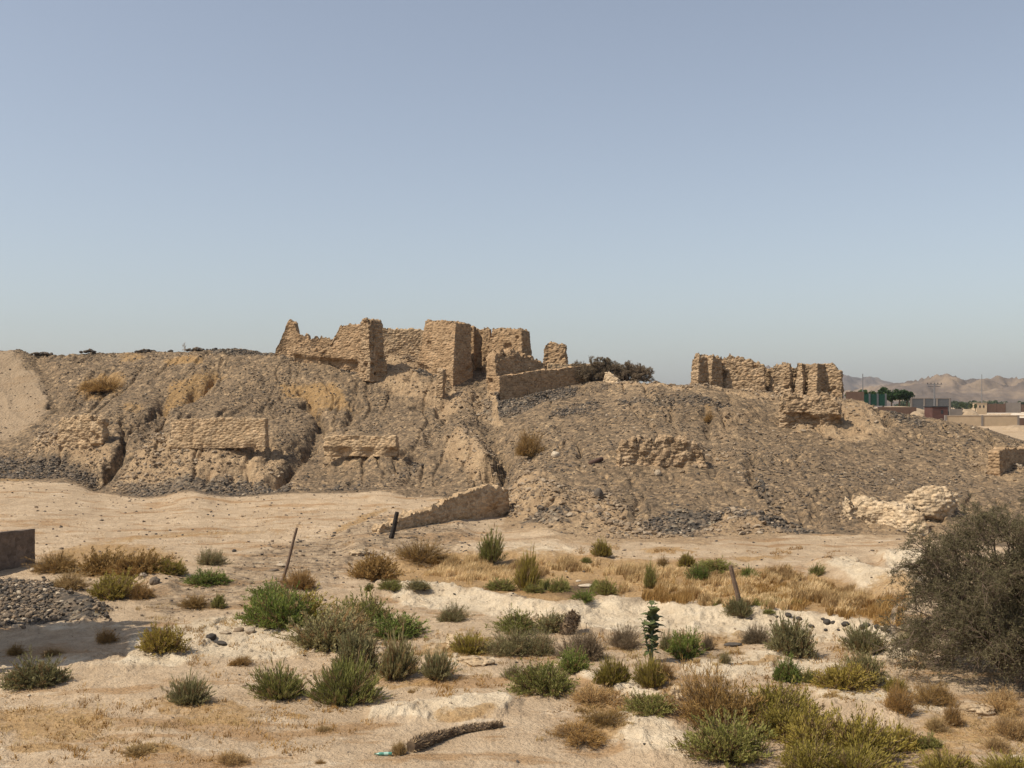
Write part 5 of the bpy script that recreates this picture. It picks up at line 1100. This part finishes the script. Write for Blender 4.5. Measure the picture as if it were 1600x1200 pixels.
for k, (px, yt, w, lab) in enumerate(((1504, 626, 13, 'shrubby tree left of the cube house, larger one'), (1517, 628, 9, 'middle shrubby tree left of the cube house'), (1524, 629, 6, 'smallest shrubby tree touching the cube house'))):
    fartree(px, 641, yt, w, 400, lab, CM2, k, group='shrubby trees by the cube house')
r_ = np.random.default_rng(8)
for k in range(90):
    px = 1404+k*3.5+r_.uniform(-2, 2); d = r_.uniform(750, 1300); s = r_.uniform(5, 9.0)
    fartree(px, HZ+4.4*F/d, HZ+4.4*F/d-s*F/d, r_.uniform(6, 12)*F/d*1.1, d, 'one of the small grey green trees scattered along the far edge of the plain', CM2, k, 'plain_tree', 'trees along the far edge of the plain')
# ------------------------------------------------------------------ hills
def hills(name, sil, d0, d1, seed, m, rough, x0=900, x1=2600):
    sil = np.array(sil, float); xs = np.linspace(x0, x1, 520); t = np.linspace(0, 1, 110); Px, T_ = np.meshgrid(xs, t, indexing='xy')
    Dd = d0+(d1-d0)*T_; Xx = (Px-CX)*Dd/F; env = pchip(sil[:, 0], sil[:, 1], Px[0]); zt = (HZ-env)
    sc_ = (d1-d0)/7; pr = sst(T_, 0, .62)*(1-.35*sst(T_, .7, 1))
    rg = 1-2*np.abs(fbm2(Xx/sc_+.3*fbm2(Xx/sc_, Dd/sc_, 2, seed+3), Dd/sc_*.6, 5, seed)); rg2 = fbm2(Xx/sc_*2.3, Dd/sc_*1.6, 4, seed+7)
    h = pr*(1+rough*(rg-.5)+rough*.5*rg2)*Dd
    ang = (h/Dd).max(0); kk = np.ones(5)/5; ang = np.convolve(np.pad(ang, 2, 'edge'), kk, 'valid')
    Zz = 3+h/ang[None]*zt[None]/F+0*h
    Zz = np.where(T_ < .02, 2.0, Zz)
    V = np.stack([Xx, Dd, Zz], -1).reshape(-1, 3); n = 520; i = np.arange(109)[:, None]*n+np.arange(n-1)[None]
    tag(obj(name, mesh(name, V, np.stack([i, i+1, i+1+n, i+n], -1).reshape(-1, 4)), m), kind='structure')
mh, t_, b_ = newmat('bare_rock_hill'); g_ = NB(t_); c_ = g_.ramp(g_.noise(.004, 8, .65), [(.36, (.08, .064, .052)), (.5, (.14, .105, .08)), (.60, (.25, .18, .12))]); g_.lk(c_, b_.inputs['Base Color']); g_.bump(g_.noise(.012, 7, .65), 14, b_)
hills('near_hills', [(900, 632), (1180, 630), (1300, 612), (1345, 603), (1390, 597), (1440, 589), (1462, 583), (1478, 581), (1492, 584), (1504, 590), (1520, 589), (1545, 588), (1562, 584), (1575, 588), (1600, 587), (1660, 580), (1800, 590), (2100, 600), (2600, 615)], 2000, 3100, 5, mh, 1.1)
hills('far_hills', [(900, 624), (1040, 606), (1100, 590), (1150, 576), (1182, 567), (1200, 571), (1230, 578), (1320, 583), (1345, 590), (1352, 587), (1365, 587), (1378, 592), (1400, 597), (1450, 604), (1600, 610), (2600, 622)], 4800, 6200, 9, mh, .5)
# ------------------------------------------------------------------ haze
V, Fq = box(-12500, 12500, -60, 9100, -3, 330); me = mesh('haze', V, Fq, False)
m = bpy.data.materials.new('dusty_air'); m.use_nodes = True; t = m.node_tree; t.nodes.clear(); pv = t.nodes.new('ShaderNodeVolumePrincipled'); out = t.nodes.new('ShaderNodeOutputMaterial')
pv.inputs['Color'].default_value = (.80, .84, .92, 1); pv.inputs['Density'].default_value = .00007; pv.inputs['Anisotropy'].default_value = .2; t.links.new(pv.outputs[0], out.inputs['Volume'])
tag(obj('haze', me, m), 'thin dusty haze over the whole plain and the hills', 'haze', kind='stuff')
